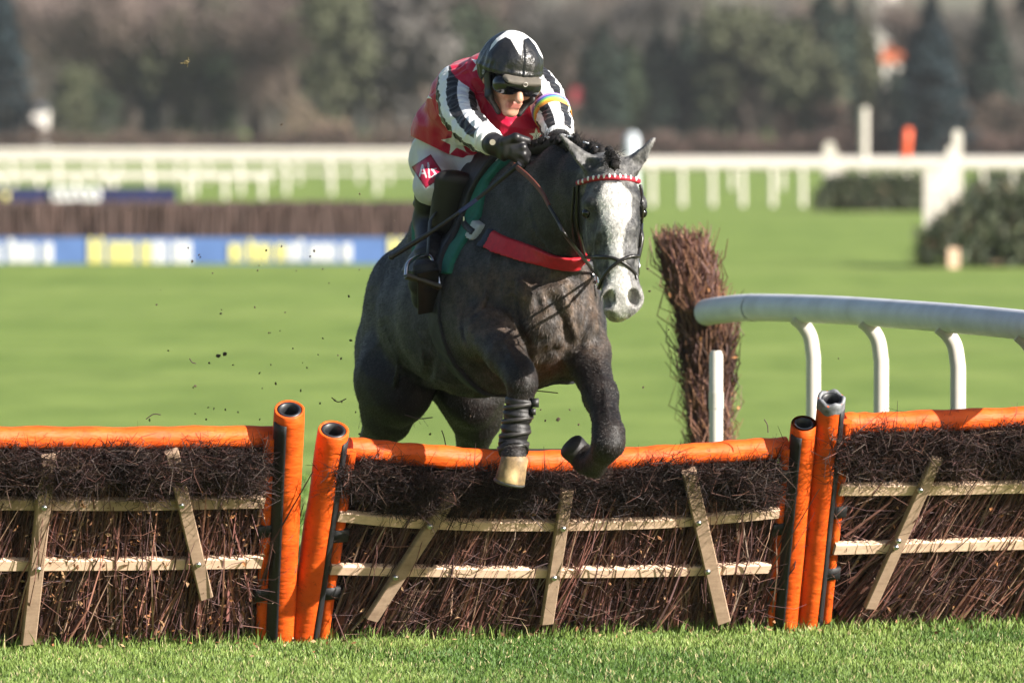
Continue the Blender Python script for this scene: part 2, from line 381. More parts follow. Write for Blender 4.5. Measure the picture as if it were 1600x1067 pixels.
def post(par, top, bot, dia, flapside, cap='black', twist=0.0, straps=(.25, .52, .78), flap=True, name='post'):
    top, bot = np.asarray(top), np.asarray(bot); ax = top - bot; L = np.linalg.norm(ax); ax /= L; r = dia / 2
    sd = hd - ax * np.dot(hd, ax); sd /= np.linalg.norm(sd); fr = np.cross(sd, ax); fr = fr if fr[1] < 0 else -fr
    m = MB(); N = 26; M = 24; V = []
    for i in range(N):                                          # outer pad with soft creases, then lip and inner wall
        tt = i / (N - 1); c = bot + ax * L * tt
        for j in range(M):
            a = 2 * math.pi * j / M + twist * tt; rr = r * (1 + .035 * math.sin(3 * a + 9 * tt) * math.sin(7 * tt + a) + .05 * (vnoise(np.array([tt * 7, a * 1.5, dia * 91 + top[0] * 7]), 1.0) - .5)); V.append(c + (sd * math.cos(a) + fr * math.sin(a)) * rr)
    for rr, dz in ((r * .93, .004), (r * .80, 0.0), (r * .76, -.012)):
        for j in range(M):
            a = 2 * math.pi * j / M; V.append(bot + ax * (L + dz) + (sd * math.cos(a) + fr * math.sin(a)) * rr)
    m.rings(V, N + 3, M, False); po = m.build(name, ORANGE, par)
    m = MB(); V = []
    for rr, dz in ((r * .92, -.05), (r * .775, -.05), (r * .775, .002), (r * .60, .002), (r * .57, -.03), (r * .52, -.22), (r * .02, -.23)):
        for j in range(M): a = 2 * math.pi * j / M; V.append(bot + ax * (L + dz) + (sd * math.cos(a) + fr * math.sin(a)) * rr)
    m.rings(V, 7, M, False); m.build('pipe', TUBEIN, po)
    if cap == 'tape':
        m = MB(); V = []
        for rr, dz in ((r * 1.02, -.036), (r * 1.02, .004), (r * .9, .010), (r * .74, .008), (r * .70, -.03)):
            for j in range(M):
                a = 2 * math.pi * j / M; V.append(bot + ax * (L + dz + .006 * math.sin(5 * a)) + (sd * math.cos(a) + fr * math.sin(a)) * rr)
        m.rings(V, 5, M, False); m.build('tape_wrap', TAPE, po)
    if flap:                                                    # black seam strip and laced orange flap on the hurdle side
        s = flapside
        m = MB(); V = []
        for i in range(24):
            tt = .03 + .94 * i / 23; c = bot + ax * L * tt
            for a in np.linspace(-.42, .50, 6): aa = (math.pi / 2 - s * (.84 + a)); V.append(c + (sd * math.cos(aa) + fr * math.sin(aa)) * r * 1.045)
        F = [[i * 6 + j, i * 6 + j + 1, (i + 1) * 6 + j + 1, (i + 1) * 6 + j] for i in range(23) for j in range(5)]
        m.add(V, F); so_ = m.build('seam_strip', BLACKW, po)
        so_.modifiers.new('thickness', 'SOLIDIFY').thickness = .004
        m = MB(); c0 = sd * s * r * 1.28 + fr * r * .12
        m.plank([bot + ax * L * tt + c0 for tt in np.linspace(.03, .9, 14)], sd, r * .40, r * .30, bevel=.012); fo = m.build('lacing_flap', ORANGE, par)
        for k in straps:
            m = MB(); m.box(bot + ax * L * k + sd * s * r * 1.22 + fr * r * .36, (sd, fr, ax), (r * .66, r * .16, .026)); m.build('strap', BLACKW, fo)
    return po
def hurdle(label, posts, roll, rails, braces, brush, seed):
    global rng
    rng = np.random.default_rng(seed)
    x0, x1 = brush['x']; base = lambda px: np.interp(px, [0, 1600], [1017, 978])
    root = empty('hurdle', tuple(np.r_[H((x0 + x1) / 2, base((x0 + x1) / 2))[:2], 0]), label, 'hurdle', 'hurdles set in a row across the track')
    for a in posts: post(root, **a)
    m = MB(); pts = spline([H(px, py, -.012) for px, py in roll], 10); nn = len(pts); V = []
    r0 = brush.get('roll', .041)
    m.tube(pts, [r0 * (1 + .05 * math.sin(i * 1.7 + seed) + .03 * math.sin(i * .6)) for i in range(nn)], 16); m.build('top_roll', ORANGE, root)
    for pts_, hw, mat_ in rails:
        m = MB(); m.plank(spline([H(px, py, .055) for px, py in pts_], 8), hup, hw, .014, bevel=.0035); m.build('rail', mat_, root, False)
    for (a, b, hw, bolts) in braces:
        m = MB(); pa, pb = H(*a, .080), H(*b, .080); d_ = (pb - pa) / np.linalg.norm(pb - pa); m.plank([pa + (pb - pa) * q for q in np.linspace(0, 1, 5)], np.cross(d_, hN), hw, .013); br = m.build('brace', BRACEW, root, False)
        for bx in bolts:
            m = MB(); c = H(*bx, .096); m.tube([c - hN * .006, c + hN * .004, c + hN * .008], [.012, .012, .007], 8, up=hup); m.build('bolt', STEEL, br)
    # brush: sticks below, tangle on top, dead leaves, and a dark backing added for the shade in the gaps
    top = lambda px: np.interp(px, [p[0] for p in roll], [p[1] for p in roll]); mid = lambda px: np.interp(px, [p[0] for p in rails[0][0]], [p[1] for p in rails[0][0]])
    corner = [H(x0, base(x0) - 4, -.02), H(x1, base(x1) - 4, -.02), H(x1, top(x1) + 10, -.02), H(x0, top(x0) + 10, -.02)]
    V = np.array(corner + [c - hN * .035 for c in corner]); m = MB(); m.add(V, [[0, 1, 2, 3], [5, 4, 7, 6], [0, 4, 5, 1], [1, 5, 6, 2], [2, 6, 7, 3], [3, 7, 4, 0]]); m.build('dark_backing', CORE, root, False)
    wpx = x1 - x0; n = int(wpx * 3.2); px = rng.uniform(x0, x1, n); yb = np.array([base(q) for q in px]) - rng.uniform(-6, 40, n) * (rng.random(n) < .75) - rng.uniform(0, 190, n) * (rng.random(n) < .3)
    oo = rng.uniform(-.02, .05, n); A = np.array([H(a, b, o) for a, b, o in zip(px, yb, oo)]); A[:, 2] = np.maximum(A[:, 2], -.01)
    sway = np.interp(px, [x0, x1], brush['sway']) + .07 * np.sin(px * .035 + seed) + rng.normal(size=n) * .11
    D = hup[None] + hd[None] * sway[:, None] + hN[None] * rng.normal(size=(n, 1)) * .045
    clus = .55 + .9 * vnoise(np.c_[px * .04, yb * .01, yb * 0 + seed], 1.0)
    L1 = np.minimum(rng.uniform(.3, .75, n), np.maximum((yb - np.array([top(q) for q in px]) - 22) / 420 / .86, .05)); V, F, C = twigs(A, D, L1, rng.uniform(.0016, .0034, n) + .0048 * rng.random(n) ** 3, twig_colors(n, brush.get('dark', 0)) * clus[:, None] * (.45 + 1.9 * (oo[:, None] + .02) / .07), .05)  # deeper sticks get darker colour, standing for the shade between them
    # finer cross twigs
    n2 = int(wpx * 2.6); px = rng.uniform(x0, x1, n2); py = np.array([rng.uniform(mid(q), base(q) - 25) for q in px]); A = np.array([H(a, b, o) for a, b, o in zip(px, py, rng.uniform(.0, .06, n2))])
    D = hup[None] * rng.normal(size=(n2, 1)) + hd[None] * rng.normal(size=(n2, 1)) * 1.1 + hN[None] * rng.normal(size=(n2, 1)) * .12
    V2, F2, C2 = twigs(A, D, rng.uniform(.06, .22, n2), rng.uniform(.001, .0022, n2), twig_colors(n2), .2)
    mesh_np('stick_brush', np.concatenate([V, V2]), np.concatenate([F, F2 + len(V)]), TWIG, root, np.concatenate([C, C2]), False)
    n3 = int(wpx * 14); px = rng.uniform(x0 - 4, x1 + 4, n3); q = rng.random(n3) ** .85; py = np.array([top(a) + 20 + (mid(a) - top(a) - 40) * b for a, b in zip(px, q)]) + rng.normal(size=n3) * 4
    lump = vnoise(np.c_[px * .022, py * .022, px * 0 + seed], 1.0); py += (lump - .5) * 30
    A = np.array([H(a, b, o) for a, b, o in zip(px, py, rng.uniform(.0, .105, n3) * (.5 + lump))])
    D = hup[None] * rng.normal(.45, .6, (n3, 1)) + hd[None] * rng.normal(.1, .8, (n3, 1)) + hN[None] * rng.normal(.38, .4, (n3, 1))
    V, F, C = twigs(A, D, rng.uniform(.025, .11, n3) + .05 * rng.random(n3) ** 6, rng.uniform(.0008, .0023, n3), twig_colors(n3, .62 + brush.get('dark', 0)) * (.5 + .8 * lump[:, None]) * np.where(rng.random((n3, 1)) < .09, 3.6, 1.0), .3)  # twig colour darkened for shade in the tangle, a few brightened as highlights
    n4 = int(wpx * .9); px = rng.uniform(x0, x1, n4); lump = vnoise(np.c_[px * .03, px * 0, px * 0 + seed + 5], 1.0); keep = rng.random(n4) < lump ** 1.5 * 1.6; px = px[keep]; n4 = len(px)
    A = np.array([H(a, top(a) + rng.uniform(10, 34), rng.uniform(.03, .07)) for a in px]); D = hup[None] * 1.0 + hd[None] * rng.normal(0, .5, (n4, 1)) + hN[None] * rng.normal(.15, .3, (n4, 1))
    V2, F2, C2 = twigs(A, D, rng.uniform(.02, .06, n4) * rng.uniform(.4, 1, n4), rng.uniform(.0009, .0019, n4), twig_colors(n4, .2), .3)
    mesh_np('top_brush', np.concatenate([V, V2]), np.concatenate([F, F2 + len(V)]), TWIG, root, np.concatenate([C, C2]), False)
    nl = brush['leaves']; px = rng.uniform(x0, x1, nl); lw = brush['leafw']; px = np.where(rng.random(nl) < .8, lw[0] + (lw[1] - lw[0]) * rng.beta(1.2, 1.2, nl), px); px = np.clip(px, x0, x1)
    py = np.array([rng.uniform(top(a) + 60, base(a) - 10) for a in px]); c = np.array([H(a, b, o) for a, b, o in zip(px, py, rng.uniform(.035, .085, nl))])
    a1 = rng.normal(size=(nl, 3)); a1 /= np.linalg.norm(a1, axis=1, keepdims=True); a2 = np.cross(a1, rng.normal(size=(nl, 3))); a2 /= np.linalg.norm(a2, axis=1, keepdims=True); a3 = np.cross(a1, a2); s_ = rng.uniform(.005, .011, (nl, 1))
    V = np.stack([c - a1 * s_ * 1.3, c + a2 * s_ * .7 + a3 * s_ * .3, c + a1 * s_ * 1.3, c - a2 * s_ * .7 + a3 * s_ * .3], 1).reshape(-1, 3); b = (np.arange(nl) * 4)[:, None]
    lc = np.array([[.34, .15, .06], [.36, .19, .09], [.22, .10, .045], [.42, .26, .14]])[rng.integers(0, 4, nl)] * rng.uniform(.6, 1.1, (nl, 1))
    tag(mesh_np('dead_leaves', V, np.concatenate([b + np.array([[0, 1, 2]]), b + np.array([[0, 2, 3]])]), LEAF, root, np.repeat(lc, 4, axis=0), False), kind='stuff')
    return root
MPX = .00238   # metres per photo pixel at the hurdles
hurdle('birch hurdle left of the horse, dotted with dead leaves, padded orange post at its right',
       [dict(top=H(452, 640, .03), bot=H(436, 1008, .03), dia=.112, flapside=-1)],
       [(-120, 686), (0, 684), (220, 684), (428, 682)],
       [([(-120, 788), (0, 786), (200, 787), (412, 783)], .024, BRACEW), ([(-120, 882), (0, 881), (200, 880), (408, 877)], .024, RAILW)],
       [((76, 712), (44, 1004), .027, ((69, 793), (60, 889))), ((268, 705), (322, 932), .025, ((284, 790), (310, 882))), ((-90, 705), (-60, 940), .025, ())],
       dict(x=(-120, 414), sway=(.05, -.12), leaves=560, leafw=(40, 420), dark=.1), 11)
hurdle('bowed birch hurdle under the jumping horse, orange padded posts at both of its ends',
       [dict(top=H(521, 672, .03), bot=H(472, 1005, .03), dia=.115, flapside=1), dict(top=H(1256, 662, .03), bot=H(1226, 982, .03), dia=.098, flapside=-1, twist=1.2)],
       [(545, 700), (650, 710), (800, 721), (950, 718), (1100, 708), (1228, 699)],
       [([(528, 805), (640, 815), (800, 820), (1000, 817), (1110, 810), (1216, 800)], .021, RAILW), ([(516, 888), (660, 891), (800, 893), (1000, 892), (1202, 886)], .021, RAILW)],
       [((706, 772), (580, 966), .026, ((672, 822), (618, 902))), ((886, 765), (854, 972), .024, ((880, 826), (866, 903))), ((1076, 735), (1130, 970), .027, ((1092, 817), (1106, 893)))],
       dict(x=(520, 1214), sway=(.28, -.12), leaves=120, leafw=(540, 1200), dark=.15), 23)
hurdle('birch hurdle at the right edge, its orange padded post topped with silver tape',
       [dict(top=H(1299, 624, .03), bot=H(1262, 983, .03), dia=.104, flapside=1, cap='tape')],
       [(1318, 662), (1400, 660), (1600, 652), (1720, 650)],
       [([(1312, 764), (1450, 763), (1600, 760), (1720, 758)], .024, RAILW), ([(1303, 856), (1450, 852), (1600, 848), (1720, 846)], .024, RAILW)],
       [((1464, 715), (1359, 948), .024, ((1438, 766), (1400, 855), (1404, 845))), ((1668, 705), (1640, 940), .024, ())],
       dict(x=(1300, 1720), sway=(.45, .05), leaves=60, leafw=(1310, 1600)), 37)
rng = np.random.default_rng(99)

# leaves and broken bits lying in the turf under the hurdles
nl = 150; u = rng.uniform(-.02, 1.02, nl); c = np.c_[E0[None] * (1 - u)[:, None] + E1[None] * u[:, None], np.full(nl, .028)]; c[:, 1] -= np.abs(rng.normal(size=nl)) * .35 - .02; a1 = rng.normal(size=(nl, 3)) * [1, 1, .4]; a1 /= np.linalg.norm(a1, axis=1, keepdims=True); a2 = np.cross(a1, rng.normal(size=(nl, 3))); a2 /= np.linalg.norm(a2, axis=1, keepdims=True); s_ = rng.uniform(.004, .010, (nl, 1))
V = np.stack([c - a1 * s_ * 1.3, c + a2 * s_ * .7, c + a1 * s_ * 1.3, c - a2 * s_ * .7], 1).reshape(-1, 3); lc = np.array([[.30, .13, .06], [.16, .09, .05], [.40, .27, .14]])[rng.integers(0, 3, nl)]
tag(mesh_np('fallen_leaves', V, (np.arange(nl) * 4)[:, None] + np.array([[0, 1, 2, 3]]), LEAF, None, np.repeat(lc, 4, axis=0), False), 'brown leaf bits fallen on the turf below the hurdles', 'leaves', kind='stuff')
# ------------------------------------------------------------------ background: rails, fences, trees, buildings
def D2Y(d): return d - 30.0
def base_Y(py): return D2Y(1.905 * FPX / (py - 200.0))
WHITE = simple('white_plastic', (.58, .54, .48), .4, .06, 8); GREYR = simple('shade_tinted_plastic', (.60, .61, .64), .55, .14, 5, .0, spec=.3)  # rail colour carries the bluish grey of its unlit side
def px_m(Y): return FPX / (30.0 + Y)
# near running rail on the right, curving in behind the hurdle
rail_pts = [(1104, 488, 4.75), (1130, 484, 4.55), (1180, 480.5, 4.2), (1300, 484, 3.3), (1420, 492, 2.3), (1520, 500, 1.45), (1600, 508, .8), (1720, 521, -.25)]
rr = empty('running_rail', tuple(np.r_[P(1270, 900, 3.5)[:2], 0]), 'thick running rail tinted grey for shade on bent white posts, beside the brown brush bundle', 'rail')
m = MB(); pts = spline([P(*q) for q in rail_pts], 10); m.tube(pts, .058, 18, flat=1.0); m.build('rail_tube', GREYR, rr)
for px, q in ((1176, None), (1492, None)):
    p = P(px, px * 0 + np.interp(px, [a[0] for a in rail_pts], [a[1] for a in rail_pts]), np.interp(px, [a[0] for a in rail_pts], [a[2] for a in rail_pts]))
    m = MB(); m.tube([p + np.array([.006, -.025, 0]), p - np.array([.006, -.025, 0])], .0592, 18, cap=False); m.build('joint_sleeve', GREYR, rr)
for px in (1262, 1368, 1488, 1612):
    Yp = float(np.interp(px, [a[0] for a in rail_pts], [a[2] for a in rail_pts])); yr = float(np.interp(px, [a[0] for a in rail_pts], [a[1] for a in rail_pts]))
    a = P(px - 20, yr + 13, Yp + .05); b = P(px - 7, yr + 25, Yp + .05); c = P(px + 4, yr + 44, Yp + .05); d = P(px + 9, yr + 76, Yp + .05); e = d.copy(); e[2] = -.02
    m = MB(); m.tube(np.vstack([spline([a, b, c, d], 6), [e * .5 + d * .5, e]]), .031, 14); m.build('rail_post', WHITE, rr)
wp = empty('end_post', tuple(np.r_[P(1119, 860, 4.3)[:2], 0]), 'short straight white post standing in front of the brown brush bundle', 'post')
p = P(1119, 548, 4.3); m = MB(); m.tube([np.r_[p[:2], -.02], p - np.array([0, 0, .45]), p - np.array([0, 0, .02]), p], [.029, .029, .029, .022], 14); m.build('post', WHITE, wp)
m = MB(); q_ = P(1119, 620, 4.3); m.tube([q_ - np.array([0, 0, .05]), q_ + np.array([0, 0, .02])], .0315, 14); m.build('joint_sleeve', WHITE, wp)
# leaning bundle of brown birch used as a wing
bw = empty('brush_wing', tuple(np.r_[P(1098, 870, 4.9)[:2], 0]), 'leaning bundle of brown birch brush standing up behind the hurdle and its white post', 'brush bundle')
n = 7000; tpar = rng.random(n) ** .8; ang = rng.uniform(0, 2 * math.pi, n); rad_ = np.sqrt(rng.random(n))
ylev = np.interp(tpar, [0, 1], [905, 378]); YL = [378, 440, 485, 520, 600, 690, 905]; cx = np.interp(ylev, YL, [1066, 1076, 1088, 1101, 1109, 1112, 1113]); wx = np.interp(ylev, YL, [42, 39, 31, 41, 37, 27, 24])
A = np.array([P(c + w_ * r_ * math.cos(a), y_, 4.9 + .11 * r_ * math.sin(a)) for c, w_, r_, a, y_ in zip(cx, wx, rad_, ang, ylev)]); A[:, 2] = np.maximum(A[:, 2], 0)
D = np.stack([rng.normal(0, .17, n) + np.cos(ang) * rad_ * .12 - .12, rng.normal(0, .17, n) + np.sin(ang) * .2, np.ones(n)], 1)
pal = np.array([[.22, .105, .065], [.15, .068, .048], [.30, .15, .085], [.10, .045, .040], [.20, .115, .105]]); C = pal[rng.integers(0, 5, n)] * rng.uniform(.6, 1.25, (n, 1))
C *= np.where((tpar > .52) & (tpar < .68), .45, 1.0)[:, None]      # bare dark stems where the bundle is bound
L_ = rng.uniform(.05, .22, n) * np.where(tpar > .9, .45, 1)
V, F, Cc = twigs(A, D, L_, rng.uniform(.002, .0055, n), C, .2)
mesh_np('birch_brush', V, F, TWIG, bw, Cc, False)
m = MB(); m.tube([np.r_[P(1113, 905, 4.9)[:2], 0], P(1112, 720, 4.9), P(1104, 540, 4.9), P(1072, 400, 4.9)], [.045, .045, .06, .07], 12); m.build('dark_brush_fill', CORE, bw)
nl = 700; k = rng.integers(0, n, nl); c = A[k] + rng.normal(size=(nl, 3)) * .025; s_ = rng.uniform(.008, .018, (nl, 1)); a1 = rng.normal(size=(nl, 3)); a2 = rng.normal(size=(nl, 3))
a1 /= np.linalg.norm(a1, axis=1, keepdims=True); a2 /= np.linalg.norm(a2, axis=1, keepdims=True)
V = np.stack([c - a1 * s_, c + a2 * s_ * .6, c + a1 * s_, c - a2 * s_ * .6], 1).reshape(-1, 3); b = (np.arange(nl) * 4)[:, None]
tag(mesh_np('dead_leaves', V, np.concatenate([b + np.array([[0, 1, 2]]), b + np.array([[0, 2, 3]])]), LEAF, bw, np.repeat(np.array([[.36, .17, .07]]) * rng.uniform(.5, 1.3, (nl, 1)), 4, axis=0), False), kind='stuff')

# far white running rails
def far_rail(label, x0, x1, ybase, ytop, thick, gap, second=None, xoff=0, bent=True, ybase2=None):
    Y = base_Y(ybase); Y2 = Y if ybase2 is None else base_Y(ybase2)
    root = empty('running_rail', tuple(np.r_[P((x0 + x1) / 2, ybase, Y)[:2], 0]), label, 'rail', 'white running rails across the far course')
    fy = lambda px: Y + (Y2 - Y) * (px - x0) / (x1 - x0); hz = P(x0, ytop, Y)[2]
    def at(px, z): q = P(px, ytop, fy(px)); q[2] = z; return q
    m = MB(); m.tube([at(px, hz) for px in np.linspace(x0, x1, 12)], thick / 2, 10, flat=.7); m.build('rail_tube', WHITE, root)
    if second is not None: m = MB(); m.tube([at(px, P(x0, second, Y)[2]) for px in np.linspace(x0, x1, 12)], .05, 8); m.build('lower_rail', WHITE, root)
    px = x0 + xoff
    while px < x1:
        a, b = at(px, hz), at(px + gap * .12, hz * .62); e = b.copy(); e[2] = -.02
        m = MB(); m.tube([a, (a + b) / 2 + np.array([.03, 0, .08]), b, e], [.05, .06, .06, .07], 8); m.build('rail_post', WHITE, root); px += gap
far_rail('long white running rail nearest the tree line on the left', -150, 790, 286, 238, .24, 47, 246)
far_rail('white double running rail nearer than the long one, ending behind the jockey', -150, 900, 303, 250, .18, 71, 271, 20)
far_rail('low white running rail at the far left, above the dark blue board', -150, 425, 310, 277, .16, 58, None, 30)
far_rail('white running rail right of the horse head with long posts', 860, 1700, 322, 258, .25, 47, None, 12)
far_rail('white running rail seen just behind the one right of the horse head', 860, 1700, 296, 252, .26, 78, None, 40)
# steeplechase fence with its sponsor boards
BIRCH = simple('packed_birch', (.062, .037, .030), .85, .35, 1.4, .6, stretch=(6, 6, 1.2), dist=.05)
NAVY = simple('navy_board', (.022, .024, .085), .4, .2, 3); BLUE = simple('blue_board', (.085, .155, .36), .5, .15, 1.2)
YEL = simple('yellow_lettering', (.70, .63, .22), .5, .05, 6); WHT = simple('white_lettering', (.66, .66, .66), .5, .04, 6)
Yb = base_Y(412); cf = empty('chase_fence', tuple(np.r_[P(400, 412, Yb + 1)[:2], 0]), 'wide brown birch steeplechase fence behind the horse, blue board along its foot', 'fence')
def wall_brush(root, name, xa, xb, Y, dep, z0, z1, mat, seed, amp=.05, nx=160):
    r_ = np.random.default_rng(seed); a, b = P(xa, 300, Y)[0], P(xb, 300, Y)[0]; xs = np.linspace(a, b, nx); V = []
    prof = [(-dep / 2, z0), (-dep / 2, z0 + (z1 - z0) * .5), (-dep / 2 * .95, z1 * .93 + z0 * .07), (-dep / 2 * .7, z1), (dep / 2 * .7, z1), (dep / 2, z1 * .9), (dep / 2, z0)]
    for x in xs:
        for (yy, zz) in prof: V.append((x, Y + dep / 2 + yy + r_.normal() * amp, max(zz + r_.normal() * amp * (zz > z0), 0)))
    k = len(prof); F = [[i * k + j, (i + 1) * k + j, (i + 1) * k + (j + 1) % k, i * k + (j + 1) % k] for i in range(nx - 1) for j in range(k)]
    F += [[0, 1, 5, 6], [1, 2, 4, 5], [(nx - 1) * k + q for q in (6, 5, 1, 0)], [(nx - 1) * k + q for q in (5, 4, 2, 1)]]
    return mesh_np(name, V, np.array(F), mat, root, None, False)
wall_brush(cf, 'birch_brush', -260, 872, Yb + .25, 1.0, .0, P(0, 316, Yb + .3)[2], BIRCH, 5, .018, 420)
def board(root, name, xa, xb, yt, yb_, Y, mat, tilt=.0):
    a, b, c, d = P(xa, yb_, Y), P(xb, yb_, Y), P(xb, yt, Y), P(xa, yt, Y); c[1] += tilt; d[1] += tilt; V = np.array([a, b, c, d]); V = np.vstack([V, V + np.array([0, .05, 0])]); m = MB()
    m.add(V, [[0, 1, 2, 3], [5, 4, 7, 6], [0, 4, 5, 1], [1, 5, 6, 2], [2, 6, 7, 3], [3, 7, 4, 0]]); return m.build(name, mat, root, False)
bo = board(cf, 'foot_board', -260, 872, 371, 413, Yb, BLUE)
def lettering(par, xa, xb, yt, yb_, Y, mat, n, asc=()):
    """illegible block lettering: a run of letter-wide strokes standing 2 cm proud of the board"""
    m = MB(); xs = np.linspace(xa, xb, n + 1)
    for i in range(n):
        t_ = yt - 7 if i in asc else yt; x, x2 = xs[i], xs[i + 1]; g = (x2 - x) * .10; Z = np.array([0, 1., 0])
        def bar(x0_, x1_, y0_, y1_):
            c = (P(x0_, y0_, Y - .012) + P(x1_, y1_, Y - .012)) / 2; hw = abs(P(x1_, y0_, Y)[0] - P(x0_, y0_, Y)[0]) / 2; hh = abs(P(x0_, y1_, Y)[2] - P(x0_, y0_, Y)[2]) / 2; m.box(c, np.eye(3), (hw, .010, hh))
        st = (x2 - x) * .43; bar(x + g, x + g + st, t_, yb_)
        if i % 3 != 1: bar(x2 - g - st * .8, x2 - g, yt, yb_); bar(x + g + st + .02, x2 - g - st * .8 - .02, yt, yt + 9)
        if i % 2: bar(x + g + st + .02, x2 - g - st * .8 - .02, yb_ - 9, yb_)
    m.build('lettering', mat, par, False)
lettering(bo, -25, 84, 380, 410, Yb, WHT, 6, (2,)); lettering(bo, 137, 236, 378, 411, Yb, YEL, 6, (0, 1)); lettering(bo, 238, 300, 377, 411, Yb, WHT, 4)
lettering(bo, 357, 446, 381, 408, Yb, YEL, 6, (2,)); lettering(bo, 448, 551, 381, 408, Yb, WHT, 6, (1,)); lettering(bo, 606, 700, 378, 411, Yb, YEL, 6, (0, 1)); lettering(bo, 702, 770, 378, 411, Yb, WHT, 4)
Yn = base_Y(336); nb = board(None, 'advertising_board', -120, 276, 293, 336, Yn, NAVY)
tag(nb, 'dark navy advertising board with pale ring lettering, behind the brown fence', 'board')
m = MB()
for cx in (88, 102, 116, 130, 146):
    a = np.linspace(0, 2 * math.pi, 17); m.tube([P(cx + 7 * math.cos(q), 305 + 9 * math.sin(q), Yn - .03) for q in a], .055, 6, False)
m.build('lettering', WHT, nb); m = MB()
for cx in (-14, 8): m.box(P(cx, 307, Yn - .025), np.eye(3), (.07, .02, .08))
m.build('lettering', YEL, nb)

# green fences with white wings on the right
SPRUCE = attrmat('spruce_sprigs', .8, .2, 8, .3)
def green_fence(label, xa, xb, ybase, ytop, dep, slope, seed, skirt=None):
    Y = base_Y(ybase); r_ = np.random.default_rng(seed); root = empty('green_fence', tuple(np.r_[P((xa + xb) / 2, ybase, Y)[:2], 0]), label, 'fence', 'green spruce-dressed fences')
    m = MB(); z = P(xa, ytop, Y)[2]; a, b = P(xa, 300, Y)[0], P(xb, 300, Y)[0]
    m.box(((a + slope + b) / 2, Y + dep / 2 + .3, z * .42), np.eye(3), ((b - a - slope) / 2, dep / 2, z * .42)); m.build('fence_core', simple('dark_spruce', (.012, .018, .012), .9), root, False)
    n = int((b - a) * 900); u = r_.random(n); x = a + (b - a) * u; zt = z * np.clip(.35 + .65 * (x - a) / slope, 0, 1) * (.94 + .1 * r_.random(n)); zz = zt * r_.random(n) ** .7
    A = np.stack([x, Y + .25 * (1 - zz / z) + .35 * zz / z - r_.random(n) * .3 + (r_.random(n) < .25) * dep * r_.random(n), zz], 1)
    D = np.stack([r_.normal(0, .4, n), r_.normal(-.4, .4, n), r_.normal(.3, .5, n)], 1)
    pal = np.array([[.088, .112, .062], [.140, .158, .090], [.060, .076, .054], [.18, .12, .07], [.20, .21, .15]]); C = pal[r_.choice(5, n, p=[.34, .25, .23, .08, .10])] * r_.uniform(.6, 1.3, (n, 1))
    V, F, Cc = twigs(A, D, r_.uniform(.12, .32, n), r_.uniform(.012, .03, n), C, .2, 2, 3, .3); mesh_np('spruce', V, F, SPRUCE, root, Cc, False)
    if skirt: m = MB(); q = P(skirt[0], skirt[1], Y - .35); q2 = q.copy(); q2[2] = 0; m.box((q + q2) / 2, np.eye(3), (.075, .05, q[2] / 2)); m.build('stake', RAILW, root, False)
def wing(label, boards, ybase, cat='wing'):
    Y = base_Y(ybase); root = empty('fence_wing', tuple(np.r_[P(boards[0][0], ybase, Y)[:2], 0]), label, 'fence wing', 'white wings of the far fences')
    for i, (px, yt, yb_, wpx) in enumerate(boards):
        Yi = Y + .3 + .16 * i; a, b = P(px, yb_, Yi), P(px, yt, Yi); hw = wpx / px_m(Yi) / 2; m = MB()
        V = []; 
        for s_ in (-.02, .02):
            for (dx, z) in ((-hw, a[2]), (hw, a[2]), (hw, b[2] - hw), (hw * .6, b[2] - hw * .3), (0, b[2]), (-hw * .6, b[2] - hw * .3), (-hw, b[2] - hw)): V.append((a[0] + dx, Yi + s_, z))
        m.add(V, [[i_, (i_ + 1) % 7, 7 + (i_ + 1) % 7, 7 + i_] for i_ in range(7)])
        for o_ in (0, 7):
            m.add(np.array(V)[o_:o_ + 7], [[0, 1, 2, 6], [2, 3, 5, 6]]); m.add(np.array(V)[[o_ + 3, o_ + 4, o_ + 5]], [[0, 1, 2]])
        m.build('wing_board', WHITE, root, False)
    for f in (.25, .7):
        m = MB(); q = [P(px, yb_ + (yt - yb_) * f, Y + .3 + .16 * i + .05) for i, (px, yt, yb_, w_) in enumerate(boards)]; m.tube(q, .035, 8); m.build('wing_rail', WHITE, root)
green_fence('dark green dressed fence at the right edge with a yellow stake at its foot', 1440, 1690, 418, 296, 1.2, .75, 3, (1490, 388))
green_fence('smaller dark green fence farther off, between two white wings', 1275, 1450, 331, 276, 1.0, .35, 4)
green_fence('low dark green fence far behind the tall white wing at the right', 1512, 1690, 322, 274, 1.0, .3, 8)
wing('tall stepped white fence wing standing on the green fence at the right edge', [(1451, 265, 366, 15), (1463, 263, 356, 13), (1474, 250, 346, 13), (1485, 228, 336, 13), (1496, 202, 326, 15)], 413)
wing('small white fence wing left of the farther green fence', [(1296, 221, 292, 17), (1305, 238, 296, 15), (1313, 262, 298, 12)], 331)
for px, yt, yb_, lab, red in ((1350, 168, 280, 'tall cream white marker post behind the smaller green fence', False), (1415, 199, 281, 'white marker post with an orange red top, right of the tall cream one', True)):
    Y = base_Y(320); q = P(px, yt, Y); root = empty('marker_post', (q[0], Y, 0), lab, 'marker post'); hw = .10
    m = MB(); zs = P(px, 248, Y)[2] if red else q[2]; m.tube([(q[0], Y, -.02), (q[0], Y, zs * .5), (q[0], Y, zs)], hw, 14); m.build('post', WHITE, root)
    if red: m = MB(); m.tube([(q[0], Y, zs + .002), (q[0] + .03, Y, (zs + q[2]) / 2), (q[0] + .06, Y, q[2] - .05), (q[0] + .06, Y, q[2])], [hw, hw * 1.03, hw, hw * .7], 14); m.build('painted_top', simple('marker_orange', (.72, .10, .025), .5, .1, 4), root)
